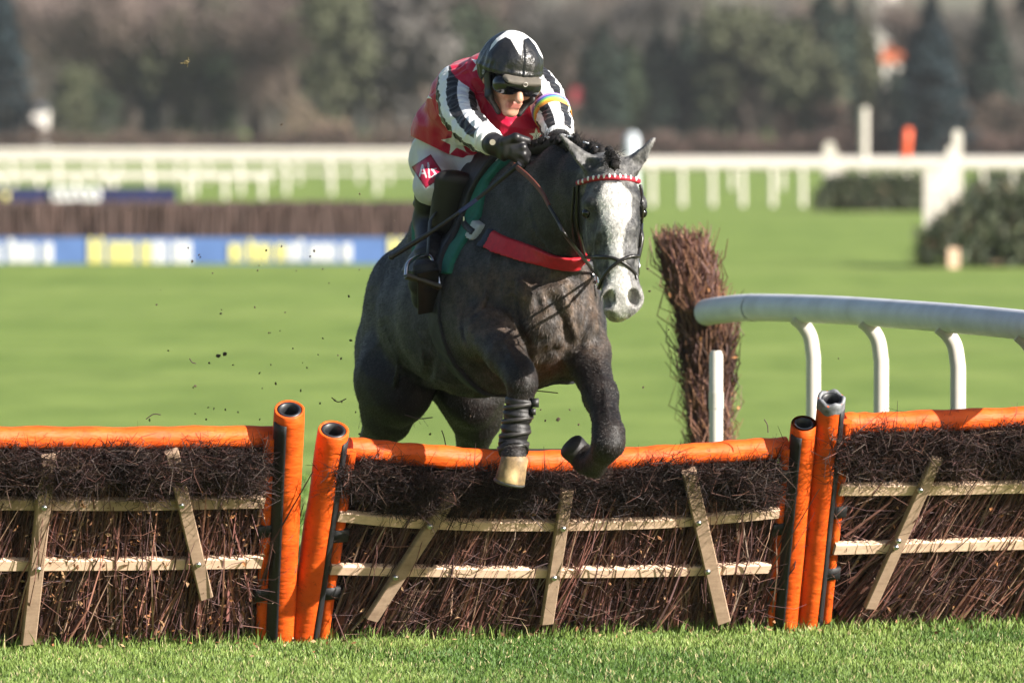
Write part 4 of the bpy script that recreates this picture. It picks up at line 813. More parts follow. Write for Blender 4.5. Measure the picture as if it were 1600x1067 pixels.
# short hair lying along the coat
nh = 520000; k = rng.integers(0, len(Q), nh); b1, b2 = rng.random((nh, 1)), rng.random((nh, 1)); q4 = V[Q[k]]; root = q4[:, 0] * (1 - b1) * (1 - b2) + q4[:, 1] * b1 * (1 - b2) + q4[:, 2] * b1 * b2 + q4[:, 3] * (1 - b1) * b2; nr = N[Q[k, 0]]
flow = -hf * .8 - UP * .75; dn = flow + .5 * (np.stack([vnoise(root, 6.), vnoise(root + 7, 6.), vnoise(root + 13, 6.)], 1) - .5) * 2; dn = dn - (dn * nr).sum(1, keepdims=True) * nr; dn /= np.linalg.norm(dn, axis=1, keepdims=True) + 1e-9
dn = dn + rng.normal(size=(nh, 3)) * .22 + nr * .22; sd_ = np.cross(dn, nr) + rng.normal(size=(nh, 3)) * .25; sd_ /= np.linalg.norm(sd_, axis=1, keepdims=True)
hw_ = np.stack([wht, brown, dark], 1)[Q[k, 0]]; L_ = rng.uniform(.007, .015, (nh, 1)) * (1 - .5 * ishead[Q[k, 0]][:, None]) * (1 - .35 * dark[Q[k, 0]][:, None]); wd_ = rng.uniform(.0005, .0011, (nh, 1)); hw_ = np.clip(hw_ + rng.normal(size=(nh, 3)) * np.array([.05, .12, .07]), 0, 1)
tip = root + dn * L_; HV = np.stack([root - sd_ * wd_, root + sd_ * wd_, tip], 1).reshape(-1, 3)
tag(mesh_np('coat_hair', HV, np.arange(nh * 3).reshape(-1, 3), COAT, horse, np.repeat(hw_, 3, axis=0), False), kind='stuff'); del HV, root, q4, nr, dn, sd_
# eyes
EYE = simple('horse_eye', (.004, .003, .003), .12, .2, 20)
for q in (P(917, 333, -1.082), P(1003.5, 333, -1.035)): m = MB(); m.ball(q, .0185, 16, 12); m.build('eye', EYE, horse)
# hooves
HOOFL = NT('pale_hoof'); nz = HOOFL.noise(HOOFL.coord((1, 1, .7)), 13, 5); HOOFL = HOOFL.set(.55, HOOFL.ramp(nz, [(.32, (.05, .04, .03)), (.5, (.30, .20, .10)), (.66, (.60, .44, .22))]), 0, .3)
HOOFD = simple('dark_hoof', (.014, .012, .011), .6, .5, 30, .3); IRON = simple('horseshoe', (.12, .115, .11), .5, .2, 30, metal=.6)
def hoof(a, b, r0, r1, side, mat, shoe=True, cut=.22, sole=((.97, 1.0), (1.0, .97), (1.0, .80), (.97, .62), (.96, .05))):
    a, b = P(*a), P(*b); ax = (b - a) / np.linalg.norm(b - a); L = np.linalg.norm(b - a); u = np.asarray(side) - ax * np.dot(side, ax); u /= np.linalg.norm(u); v = np.cross(ax, u); m = MB(); V = []; M = 20
    for tt, k in ((-.16, .80), (0, 1.0), (.08, 1.04), (.35, 1.0), (.7, 1.0)) + sole:
        r = r0 + (r1 - r0) * max(tt, 0)
        for j in range(M):
            an = 2 * math.pi * j / M; rr = r * k * (1 - cut * (math.sin(an) < -.55) * (abs(math.cos(an)) < .8)) * (1 + .10 * math.sin(an)); V.append(a + ax * L * tt + (u * math.cos(an) + v * math.sin(an)) * rr)
    m.rings(V, 10, M, True); o = m.build('hoof', mat, horse)
    if shoe:
        m = MB(); pts = [b + ax * .003 + (u * math.cos(an) + v * math.sin(an)) * r1 * .92 for an in np.linspace(-.9, math.pi + .9, 18)]; m.tube(pts, .0085, 6); m.build('horseshoe', IRON, o)
hoof((804, 714, -.90), (796, 752, -.89), .047, .055, hs, HOOFL); hoof((911, 714, -.645), (891, 694, -.65), .046, .053, hs, HOOFD, False, 0, ((.85, .98), (1.0, .90), (1.12, .72), (1.2, .45), (1.22, .05)))
hoof((592, 868, 1.14), (594, 892, 1.08), .052, .062, hs, HOOFD); hoof((748, 872, 1.20), (750, 896, 1.14), .052, .062, hs, HOOFD)
# mane plaits, forelock, tail
HAIR = attrmat('black_hair', .7, .3, 60, spec=.2, stretch=(1, 1, .2)); BAND = simple('white_band', (.75, .76, .80), .5, .05, 20)
mane = MB(); bands = []
crest = spline([(812, 240, -.28), (846, 224, -.42), (880, 218, -.60), (912, 229, -.78), (938, 240, -.90)], 40); 
for i in range(11):
    q = crest[int((i + .5) / 11 * (len(crest) - 1))]; p = P(*q) - np.array([0, 0, .012])
    for k in range(5): mane.ball(p + rng.normal(size=3) * .008 + hs * (-.012 + .008 * k) + UP * (.002 + .0045 * k), (.017, .019, .016), 9, 6, noise=.25, col=(.014, .012, .012))
    if i in (1, 3, 5, 6, 8, 10): bands.append(p + hs * .012 + UP * .022)
cr3 = np.array([P(*q) for q in crest]); mane.tube(cr3 - np.array([0, 0, .016]), .021, 8, col=(.014, .012, .012))
n = 500; k = rng.integers(0, len(cr3), n); v, f, c = twigs(cr3[k] + rng.normal(size=(n, 3)) * .01, hs * rng.normal(.2, .5, (n, 1)) + UP * 1.0 + hf * rng.normal(0, .4, (n, 1)), rng.uniform(.015, .04, n), np.full(n, .0012), np.full((n, 3), .012), .3); mane.add(v, f, (.012, .011, .011))
mo = mane.build('mane', HAIR, horse, True, True)
for b_ in bands: m = MB(); a = np.linspace(0, 2 * math.pi, 13); ax1, ax2 = hs * .35 + UP * .94, hf; m.tube([b_ + (hs * .94 - UP * .35) * .019 * math.cos(q) + hf * .02 * math.sin(q) for q in a], .0042, 6, False); m.build('plait_band', BAND, mo)
m = MB()
for q, r in ((P(953, 243, -1.085), .018), (P(957, 251, -1.12), .021), (P(961, 258, -1.14), .018), (P(951, 236, -1.06), .012)): m.ball(q, (r, r, r * 1.1), 10, 7, noise=.35, col=(.014, .012, .012))
n = 260; v, f, c = twigs(np.repeat(P(956, 249, -1.125)[None], n, 0) + rng.normal(size=(n, 3)) * .014, rng.normal(size=(n, 3)) + np.array([-.3, -.3, .4]), rng.uniform(.012, .032, n), np.full(n, .0011), np.full((n, 3), .012), .3); m.add(v, f, (.012, .011, .011)); m.build('forelock', HAIR, horse, True, True)
n = 300; dock = P(628, 452, .98); A = dock + rng.normal(size=(n, 3)) * np.array([.02, .015, .02]); tl = MB()
V_, F_ = [], []; sp_ = rng.normal(size=(n, 3))
for i in range(n):
    e = sp_[i]; far_ = rng.random()
    pts = spline([A[i], P(612 - 8 * far_, 462, 1.12) + e * .012, P(597 - 14 * far_ ** 4, 505, 1.26) + e * np.array([.012, .03, .02]), P(600 - 5 * e[0] - 14 * far_ ** 6, 560, 1.36) + e * np.array([.02, .04, .04]), P(612 + 6 * e[0], 640 + 30 * far_, 1.40) + e * .03], 3)
    tl.tube(pts, np.linspace(.0022, .0007, len(pts)), 3, False, col=(.02, .018, .018))
tl.build('tail', HAIR, horse, True, True)
# ------------------------------------------------------------------ saddle cloth, saddle, breast girth: pieces fitted over the horse's own surface
HCN = P(745, 490, .10)
def along(X): return (X - HCN) @ hf
def across(X): return (X - HCN) @ hs
def mir(p): p = np.asarray(p, float); return p - 2 * ((p - HCN) @ hs)[..., None] * hs if p.ndim > 1 else p - 2 * np.dot(p - HCN, hs) * hs
def shell(name, mat, parent, region, off, lo, hi, col=None):
    sl = HF.sl(np.asarray(lo), np.asarray(hi)); g = HF.grid(sl).astype(np.float64); f = np.maximum(HF.f[sl] - off, region(g)).astype(np.float32)
    f[[0, -1]] = 1; f[:, [0, -1]] = 1; f[:, :, [0, -1]] = 1
    V, Q = surface_nets(f, np.array([HF.ax[i][sl[i].start] for i in range(3)]), HF.h); return mesh_np(name, V, Q, mat, parent, None if col is None else col(V))
a0 = along(hit(766, 285)[0]); z0 = hit(766, 285)[0][2]; a1 = along(hit(707, 425)[0]); z1 = hit(707, 425)[0][2]
afront = lambda X: np.interp(X[..., 2], [z1, z0, z0 + .2], [a1, a0, a0 + .04])
LO, HI = np.array([-.62, -.45, .75]), np.array([.25, .95, 1.85])
GREEN = simple('green_cloth', (.010, .125, .088), .75, .2, 26, .35, dist=.006); LEATHER = simple('black_leather', (.012, .011, .011), .5, .3, 18, .25, dist=.004); NAVYB = simple('navy_boot_leather', (.006, .006, .010), .6, .35, 14, .3, dist=.006)
o = shell('saddle_cloth', GREEN, None, lambda X: np.maximum.reduce([along(X) - afront(X), afront(X) - .56 - along(X), z1 - .01 - X[..., 2] + .10 * np.sin(along(X) * 6) * 0]), .016, LO, HI)
tag(o, 'dark green saddle cloth under the saddle, its front edge showing by the rider boot', 'saddle cloth')
sd = empty('saddle', tuple(P(720, 262, .25)), 'black racing saddle with flaps and stirrups under the jockey', 'saddle')
zf = P(700, 424, .1)[2]
shell('flap', LEATHER, sd, lambda X: np.maximum.reduce([along(X) - afront(X) + .055 + .05 * np.sin(np.clip((X[..., 2] - z1) / (z0 - z1), 0, 1) * 3.14), afront(X) - .40 - along(X), zf - X[..., 2]]), .034, LO, HI)
SP_ = [Prim(P(738, 292, .14), P(712, 322, .36), (.11, .045), (.13, .05), hs, .04), ell(P(752, 274, .06), (.06, .07, .06), [hf, hs, UP], .04), ell(P(700, 318, .48), (.06, .14, .05), [hf, hs, UP], .04)]
for sg in (0, 1):
    q1, q2 = P(714, 284, -.08), P(696, 352, -.05)
    if sg: q1, q2 = mir(q1), mir(q2)
    SP_.append(Prim(q1, q2, (.042, .088), (.036, .066), hf, .03))
V, Q = Field(SP_, [], .006).mesh(); mesh_np('seat', V, Q, LEATHER, sd)
GIRTH = simple('black_elastic', (.010, .011, .018), .7, .3, 40, .2)
ag = (a0 + a1) / 2 - .12
shell('girth', GIRTH, sd, lambda X: np.maximum.reduce([np.abs(along(X) - (a1 - .10)) - .055, X[..., 2] - zf - .05]), .012, np.array([-.62, -.6, .5]), np.array([.35, .95, 1.45]))
# breast girth: red band with a pale buckle tab on the right side of the horse
L_, M_ = hit(738, 354)[0], hit(868, 408)[0]; nb_ = np.cross(hs, M_ - L_); nb_ /= np.linalg.norm(nb_); nb_ = nb_ if nb_[2] > 0 else -nb_
RED = simple('red_webbing', (.50, .010, .022), .6, .15, 60, .25); TAB = simple('pale_elastic', (.42, .44, .43), .6, .1, 50, .2); STEELT = simple('tack_steel', (.62, .62, .62), .2, .1, 30, metal=1)
bgp = empty('breast_girth', tuple(M_), 'red breast girth with a pale buckle tab across the horse chest', 'breast girth')
band = lambda X, hw: np.abs((X - L_) @ nb_ + .0 - .05 * np.sin(np.clip(along(X - 0) - along(L_), 0, .6) / .6 * 3.14) * 0) - hw
aL = along(hit(768, 366)[0]); aT = along(hit(737, 353)[0]); LO2, HI2 = np.array([-.6, -1.0, .95]), np.array([.75, .6, 1.75])
neck_only = lambda X: np.where(X[..., 1] < -.74, .1, -.1)
shell('chest_band', RED, bgp, lambda X: np.maximum.reduce([band(X, .030), aL - along(X) + .012, neck_only(X)]), .013, LO2, HI2)
shell('buckle_tab', TAB, bgp, lambda X: np.maximum.reduce([band(X, .028), np.abs(along(X) - (aL + aT) / 2 + .02) - .035]), .016, LO2, HI2)
shell('tab_edge', simple('navy_webbing', (.02, .03, .06), .7), bgp, lambda X: np.maximum.reduce([band(X, .031), np.abs(along(X) - aL + .0) - .014]), .017, LO2, HI2)
shell('girth_strap', LEATHER, bgp, lambda X: np.maximum.reduce([band(X, .011), along(X) - (aL + aT) / 2 - .01, aT - .26 - along(X)]), .021, LO2, HI2)
for px in (722, 733): m = MB(); p, n_ = hit(px, 351, .022); m.tube([p + UP * .02, p - UP * .002, p - UP * .02], .005, 6, up=hf); m.build('buckle', STEELT, bgp)
# leg boot bandage on the leading foreleg
bd = empty('leg_bandage', tuple(P(806, 690, -.87)), 'black strapped bandage boot around the leading foreleg', 'bandage')
m = MB(); pts = spline([P(813, 622, -.876), P(810, 645, -.872), P(806, 670, -.868), P(802, 694, -.866), P(803, 706, -.886)], 10); nn = len(pts)
m.tube(pts, [.052 + .0018 * math.sin(i * 1.9) + .004 * math.sin(i * .7) for i in range(nn)], 22); m.build('wrap', simple('black_neoprene', (.009, .008, .009), .55, .5, 24, .6, dist=.006), bd)
for i in (5, 14, 23, 32): m = MB(); a = np.linspace(0, 6.283, 25); m.tube([pts[i] + (np.array([1, 0, 0]) * math.cos(q) + np.array([0, 1, 0]) * math.sin(q) + UP * .15 * math.cos(q)) * .0565 for q in a], .008, 6, False, flat=.4); m.build('strap', simple('grey_strap', (.028, .025, .024), .5, .4, 40), bd)
m = MB(); m.box(pts[3] + np.array([.055, -.02, 0]), np.eye(3), (.014, .02, .016)); m.box(pts[9] + np.array([.052, -.02, 0]), np.eye(3), (.010, .02, .012)); m.build('strap_end', LEATHER, bd)

# ------------------------------------------------------------------ bridle and reins
BL = simple('bridle_leather', (.014, .012, .011), .35, .3, 40, .2); br = empty('bridle', tuple(P(955, 280, -1.1)), 'black bridle with a red and white beaded browband and crossed noseband', 'bridle')
def strap(name, pix, r, mat, par, off=.004, n=9, flat=.55, raw=None):
    pp = spline(pix, n); pts = np.array([hit(a, b, off)[0] for a, b in pp])
    for _ in range(2): pts[1:-1] = (pts[:-2] + 2 * pts[1:-1] + pts[2:]) / 4
    if raw is not None: pts = np.vstack([pts, raw])
    m = MB(); m.tube(pts, r, 8, flat=1); return m.build(name, mat, par), pts
REDB = simple('red_browband', (.36, .012, .03), .5, .15, 60); BEAD = simple('white_bead', (.82, .80, .78), .3, .05, 60)
bb = [(904, 286), (920, 282), (940, 279.5), (958, 279), (978, 280), (996, 284)]
bo_, pts = strap('browband', bb, .010, REDB, br, .004, 8)
pp = spline(bb, 20); sel = [(909 + i * 7.3) for i in range(12)]
for x in sel:
    y = float(np.interp(x, [q[0] for q in bb], [q[1] for q in bb])); p, n_ = hit(x, y, .013); m = MB(); m.ball(p, (.0052, .0045, .0088), 8, 6); m.build('bead', BEAD, bo_)
strap('cheekpiece', [(904, 288), (903, 320), (904, 350), (909, 385), (913, 405)], .0065, BL, br); strap('throat_strap', [(899, 292), (896, 330), (897, 365), (902, 395)], .005, BL, br, .006)
strap('cheekpiece', [(999, 290), (1002, 310), (1001, 350), (998, 380), (996, 400)], .0065, BL, br)
strap('noseband', [(916, 402), (935, 401.5), (955, 403), (969, 408), (982, 417), (991, 428), (993, 436)], .0068, BL, br); strap('noseband', [(995, 401), (985, 401), (976, 404), (967, 409), (954, 420), (944, 434), (938, 450)], .0068, BL, br, .0055)
RP = hit(905, 392, .014)[0]; BT = hit(926, 428, .012)[0]; BT2 = P(995, 418, -1.04)
for c in (BT, BT2):
    m = MB(); a = np.linspace(0, 6.283, 21); m.tube([c + (hdf * math.cos(q) + UP * math.sin(q)) * .032 for q in a], .0042, 8, False); m.build('bit_ring', STEELT, br)
m = MB(); m.tube([BT, BT * .5 + BT2 * .5 - UP * .04 - hdf * .03, BT2], .006, 8); m.build('bit_bar', STEELT, br)
for c, e in ((BT, -1), (BT2, 1)):
    m = MB(); m.tube([c - UP * .03, c - UP * .055 + hds * .004 * e, c - UP * .085], [.005, .006, .004], 6); m.build('strap_end', BL, br)
strap('cheekpiece', [(913, 405), (919, 415), (926, 425)], .006, BL, br); m = MB(); m.tube([hit(928, 430, .01)[0], hit(938, 444, .008)[0]], .0055, 6); m.build('strap_end', STEELT, br)
HANDR = P(803, 258, -.64); HANDL = P(868, 236, -.44)
RUB = simple('brown_rubber_rein', (.125, .035, .020), .6, .3, 60, .4)
rg = spline([HANDR, P(826, 277, -.76), P(846, 300, -.86), P(858, 322, -.93)], 8); m = MB(); m.tube(rg, .0105, 10, flat=.6); m.build('rein_grip', RUB, br)
rl = spline([rg[-1], P(873, 348, -1.0), P(887, 373, -1.05), BT], 8); m = MB(); m.tube(rl, .0065, 8); m.build('rein', BL, br)
BTL = BT2; rg = spline([HANDL, mir(P(846, 300, -.86)) * .5 + HANDL * .5, mir(P(858, 322, -.80)) + hs * .02, BTL - hdf * .05 + UP * .15 + hds * .02, BTL], 8); m = MB(); m.tube(rg, .008, 8); m.build('rein', BL, br)
# ------------------------------------------------------------------ jockey
rider = empty('person', tuple(P(720, 262, .3)), 'jockey in red silks with white stars crouching over the horse neck', 'person')
tside = hs
hdir = hf * .92 + np.array([0, 0, -.36]); hdir /= np.linalg.norm(hdir)                 # where the face looks
hright = np.cross(hdir, UP); hright /= np.linalg.norm(hright); hright = hright if hright[0] > 0 else -hright
hright = hright - UP * .10; hright /= np.linalg.norm(hright); hup_ = np.cross(hright, hdir); hup_ = hup_ if hup_[2] > 0 else -hup_
HCEN = P(797, 121, -.30); HS = 1.13
def hp(x, y, z): return HCEN + (hright * x + hup_ * y + hdir * z) * HS                         # head coordinates: right, crown, face
TORSO = chain([P(706, 246, .36), P(722, 205, .22), P(752, 158, .06), P(778, 128, -.06)], [(.150, .115), (.155, .120), (.168, .130), (.150, .105)], hs, .07)
TORSO += [ell(P(800, 196, -.10), (.10, .125, .10), [hf, hs, UP], .07), ell(P(770, 170, .02), (.16, .16, .13), [hf, hs, UP], .06), ell(P(745, 235, .22), (.14, .13, .09), [hf, hs, UP], .06)]
SH_R, EL_R, WR_R = P(716, 134, -.05), P(716, 184, -.26), P(766, 222, -.53)
SH_L, EL_L, WR_L = P(836, 136, .00), P(864, 176, -.22), P(873, 214, -.38)
def armpath(a, b, c): return np.array([(1 - t) ** 2 * a + 2 * t * (1 - t) * (b * 1.55 - a * .275 - c * .275) + t * t * c for t in np.linspace(0, 1, 8)])
AP_R, AP_L = armpath(SH_R, EL_R, WR_R), armpath(SH_L, EL_L, WR_L)
ARM_R = chain(list(AP_R), list(np.linspace(.066, .041, 8)), hs, .012); ARM_L = chain(list(AP_L), list(np.linspace(.064, .041, 8)), hs, .012)
HEADP = [ell(hp(0, .03, -.02), (.098, .076, .10), [hdir, hright, hup_], .03), Prim(hp(0, -.03, .03), hp(0, -.085, .05), (.056, .05), (.032, .032), hright, .03),
         Prim(hp(0, -.05, -.03), P(785, 150, -.10), .055, .065, hright, .04)]
HEADP += [Prim(hp(0, -.005, .096), hp(0, -.034, .115), .010, .015, hright, .010), ell(hp(-.033, -.030, .068), (.02, .022, .02), [hdir, hright, hup_], .02), ell(hp(.033, -.030, .068), (.02, .022, .02), [hdir, hright, hup_], .02),
          Prim(hp(-.020, -.058, .082), hp(.020, -.058, .082), .0085, .0085, hup_, .008), Prim(hp(-.016, -.071, .080), hp(.016, -.071, .080), .009, .009, hup_, .008), ell(hp(0, -.096, .070), (.016, .022, .015), [hdir, hright, hup_], .015),
          ell(hp(-.080, -.01, -.01), (.02, .008, .028), [hdir, hright, hup_], .01), ell(hp(.080, -.01, -.01), (.02, .008, .028), [hdir, hright, hup_], .01)]
for p_ in HEADP: p_.ra *= 1.1; p_.rb *= 1.1; p_.end = p_.end * 1.1 if p_.end else None
HEADC = [Prim(hp(-.022, -.0645, .096), hp(.022, -.0645, .096), .003, .003, hup_, .003), ell(hp(-.009, -.040, .128), (.008, .005, .004), [hdir, hright, hup_], .004), ell(hp(.009, -.040, .128), (.008, .005, .004), [hdir, hright, hup_], .004),
         ell(hp(-.03, .0, .102), (.012, .017, .010), [hdir, hright, hup_], .012), ell(hp(.03, .0, .102), (.012, .017, .010), [hdir, hright, hup_], .012)]
# legs: points lie just outside the horse's side
def leg(px, py, out, dy=0): p, n_ = hit(px, py, 0); q = p.copy(); return P(px, py, p[1] - out + dy)
HIP, KNEE = P(694, 250, .34), P(676, 290, -.03)
CALF, ANK, TOE, HEEL = leg(673, 345, .09), leg(671, 402, .10), leg(664, 421, .23), leg(664, 466, .08)
def legprims(f): return chain([f(HIP), f(KNEE)], [.098, .056], hs, .05) + chain([f(KNEE), f(CALF), f(ANK)], [.056, .052, .040], hs, .03)
def footprims(f): return chain([f(ANK), f(HEEL)], [.042, .040], hs, .03) + chain([f(HEEL) * .75 + f(ANK) * .25, f(TOE) * .55 + f(HEEL) * .45, f(TOE)], [(.040, .038), (.046, .036), (.040, .030)], hs, .025)
ident = lambda p: p
LEGS = legprims(ident) + legprims(mir); FEET = footprims(ident) + footprims(mir)
# gloved hands: palm, five separate fingers closed round the reins
def hand(wr, palm, kn, curl, thumb, w0):
    """kn: four knuckles, curl: (forward, inward) directions; returns primitives"""
    out = [Prim(wr, palm, (.030, .026), (.040, .022), kn[3] - kn[0], .02)]; f, i = curl
    for n_, (k, L) in enumerate(zip(kn, (.038, .043, .041, .033))):
        out.append(Prim(palm * .5 + k * .5, k, .015, .0125, f, .012)); p1 = k + f * L * .55 + i * L * .75; p2 = p1 + i * L * .35 - f * L * .45; p3 = p2 - f * L * .55 - i * L * .05
        out += chain([k, p1, p2, p3], [.0125, .0118, .0108, .009], f, .004)
    a, b, c = thumb; out += chain([a, b, c], [.0145, .0128, .0105], f, .008); return out
kr = [P(811, 221, -.60), P(817, 231, -.61), P(817, 242, -.61), P(811, 251, -.60)]
HAND_R = hand(WR_R, P(790, 235, -.59), kr, (np.array([.75, -.50, -.30]), np.array([-.10, .85, -.52])), (P(788, 222, -.60), P(806, 215, -.615), P(824, 220, -.59)), .03)
kl = [P(861, 226, -.475), P(869, 230, -.48), P(877, 233, -.48), P(884, 235, -.47)]
HAND_L = hand(WR_L, P(872, 224, -.43), kl, (np.array([.0, -.80, -.45]), np.array([.0, .35, -.93])), (P(866, 222, -.44), P(856, 226, -.46), P(856, 236, -.47)), .03)
ARMS = ARM_R + ARM_L
BODY = TORSO + ARMS + HEADP + LEGS
BODYS = [p.grow(-.012) for p in TORSO] + [p.grow(-.012) for p in ARMS] + HEADP + [p.grow(-.010) for p in LEGS] + [p.grow(-.008) for p in FEET] + [p.grow(-.0035) for p in HAND_R + HAND_L]
t = NT('skin'); nz = t.noise(t.coord(), 40, 4); t.b.inputs['Subsurface Weight'].default_value = .12; t.b.inputs['Subsurface Radius'].default_value = (.01, .004, .002); t.b.inputs['Subsurface Scale'].default_value = .5
a = t.attr(); SKIN = t.set(.5, t.mix(1, a.outputs['Color'], t.ramp(nz, [(.3, (.82, .78, .76)), (.7, (1, 1, 1))]), 'MULTIPLY'), 0, .4)
fld = Field(BODYS, HEADC, .0055); V, Q = fld.mesh(); v = (V - HCEN) / HS; hx, hy_, hz = v @ hright, v @ hup_, v @ hdir
col = np.tile(np.array([.52, .28, .19]), (len(V), 1)); lip = sstep(.017, .008, np.abs(hy_ + .0645)) * sstep(.026, .018, np.abs(hx)) * (hz > .07); col = col * (1 - lip[:, None]) + np.array([.42, .15, .12]) * lip[:, None]
chk = sstep(.03, .01, np.sqrt((np.abs(hx) - .036) ** 2 + (hy_ + .03) ** 2)) * (hz > .04) * .4; col = col * (1 - chk[:, None]) + np.array([.55, .22, .16]) * chk[:, None]
mesh_np('body', V, Q, SKIN, rider, col)
# silks: torso and sleeves with white stars and black and white stripes
def starf(px, py, cx, cy, r, rot):
    a = np.arctan2(py - cy, px - cx) - rot; a = (a + math.pi / 5) % (2 * math.pi / 5) - math.pi / 5; q = np.hypot(px - cx, py - cy); x, y = q * np.cos(a), np.abs(q * np.sin(a))
    bx, by = .40 * r * math.cos(math.pi / 5), .40 * r * math.sin(math.pi / 5); ex, ey = bx - r, by; return (ex * y - ey * (x - r)) / math.hypot(ex, ey) * -1
TS = [p.grow(.010) for p in TORSO]; AS = [p.grow(.010) for p in ARMS]
TS[-1].k = .08
SC = [Prim(P(700, 292, .10), P(740, 275, .10), .03, .03, hs, .03)]
fld = Field(TS + AS, [], .004, .05); g = fld.grid(tuple(slice(0, n_) for n_ in fld.n)); 
w1 = vnoise(g * np.array([1., .7, 1.], np.float32) + (vnoise(g, 7.)[..., None] * .25).astype(np.float32), 13.); rid = 1 - np.abs(2 * w1 - 1); w2 = vnoise(g + 5.1, 34.)
for AP, AR in ((AP_R, ARM_R), (AP_L, ARM_L)):     # creases across the sleeves
    for i, pr_ in enumerate(AR):
        sl = fld.sl(np.minimum(pr_.a, pr_.b) - .11, np.maximum(pr_.a, pr_.b) + .11); gg = g[sl]; pr = pr_.d(gg); t_ = (gg - pr_.a.astype(np.float32)) @ pr_.t.astype(np.float32) + i * pr_.L
        inside = ((t_ - i * pr_.L) >= 0) & ((t_ - i * pr_.L) < pr_.L) & (pr < .05); fld.f[sl] += np.where(inside, np.sin(t_ * 140 + 7 * w1[sl] + 6 * w2[sl]) * .0022, 0).astype(np.float32)
fld.f += ((rid - .5) * -.013 + (w2 - .5) * .004).astype(np.float32)
hem = (g - P(706, 246, .36).astype(np.float32)) @ (P(752, 158, .06) - P(706, 246, .36)).astype(np.float32); 
gx, gy = proj(g); cuty = np.interp(gx, [640, 655, 700, 740, 765, 800, 860], [212, 219, 241, 252, 252, 244, 238]).astype(np.float32)
fld.f = np.maximum(fld.f, np.where(gy > 195, (gy - cuty) / 420, -1)).astype(np.float32)
wcut = np.maximum((g - WR_R.astype(np.float32)) @ ((WR_R - EL_R) / np.linalg.norm(WR_R - EL_R)).astype(np.float32) + .012, np.linalg.norm(g - WR_R.astype(np.float32), axis=-1) - .10 - .0); fld.f = np.where(np.linalg.norm(g - WR_R.astype(np.float32), axis=-1) < .1, np.maximum(fld.f, (g - WR_R.astype(np.float32)) @ ((WR_R - EL_R) / np.linalg.norm(WR_R - EL_R)).astype(np.float32) + .010), fld.f).astype(np.float32)
fld.f = np.where(np.linalg.norm(g - WR_L.astype(np.float32), axis=-1) < .08, np.maximum(fld.f, (g - WR_L.astype(np.float32)) @ ((WR_L - EL_L) / np.linalg.norm(WR_L - EL_L)).astype(np.float32) + .006), fld.f).astype(np.float32); del g, w1, w2, rid, gx, gy, cuty, hem
V, Q = subdiv(*fld.mesh()); N = vnormals(V, Q); px, py = proj(V)
dT = sdf_eval(TS, [], V); dR = sdf_eval([p.grow(.010) for p in ARM_R], [], V); dL = sdf_eval([p.grow(.010) for p in ARM_L], [], V)
col = np.tile(np.array([.50, .005, .042]), (len(V), 1)); WH_, BK_ = np.array([.80, .80, .82]), np.array([.012, .012, .016])
for cx, cy, r, rot in ((751, 101, 17, -1.35), (712, 222, 23, -1.75), (664, 150, 12, .4), (794, 224, 13, .3), (838, 212, 12, .9)):
    m_ = (starf(px, py, cx, cy, r, rot) < 0) & (N[:, 1] < .25); col[m_] = WH_
bz, bx2 = V[:, 2], V[:, 0]
for cx, cz, r in ((-.02, 1.86, .07), (-.18, 1.72, .06), (.10, 1.74, .06)): m_ = (starf(bx2 * 420, bz * 420, cx * 420, cz * 420, r * 420, 1.57) < 0) & (N[:, 1] > .3); col[m_] = WH_
def stripes(AP, V, ref):
    best = np.full(len(V), 9.0); ang = np.zeros(len(V))
    for i in range(len(AP) - 1):
        a, b = AP[i], AP[i + 1]; L = np.linalg.norm(b - a); d = (b - a) / L; tg = np.gradient(AP, axis=0); t_ = (V - a) @ d; tc = np.clip(t_, -.02 if i == 0 else 0, L); o = V - a - tc[:, None] * d; q = np.linalg.norm(o, axis=1)
        f_ = np.clip(t_ / L, 0, 1)[:, None]; dd = tg[i] * (1 - f_) + tg[i + 1] * f_; dd /= np.linalg.norm(dd, axis=1, keepdims=True); u = ref - (dd @ ref)[:, None] * dd; u /= np.linalg.norm(u, axis=1, keepdims=True); w = np.cross(dd, u); an = np.arctan2((o * w).sum(1), (o * u).sum(1))
        k = q < best; ang[k] = an[k]; best[k] = q[k]
    return ang
for dA, AP, ph in ((dR, AP_R, .50), (dL, AP_L, .15)):
    an = stripes(AP, V, np.array([.25, -1, .1])); k = np.floor((an / (2 * math.pi) + 1) * 10 + ph).astype(int) % 10; on = (dA < dT - .012); cc_ = np.where((k % 2 == 0)[:, None], WH_, BK_); col = np.where(on[:, None], cc_, col)
SILK = NT('racing_silk'); a_ = SILK.attr().outputs['Color']; nz = SILK.noise(SILK.coord((1, 1, .6)), 26, 4, .6); SILK.bump(nz, .35, .012); SILK = SILK.set(.42, a_, 0, .4, .1)
mesh_np('silks', V, Q, SILK, rider, col)
CUFF = simple('white_cuff', (.76, .76, .76), .6, .05, 40)
for W_, E_ in ((WR_R, EL_R), (WR_L, EL_L)):
    d = (W_ - E_) / np.linalg.norm(W_ - E_); m = MB(); m.tube([W_ - d * .022, W_ - d * .012, W_ + d * .010, W_ + d * .014], [.052, .050, .049, .044], 20, True, up=hs); m.build('cuff', CUFF, rider)
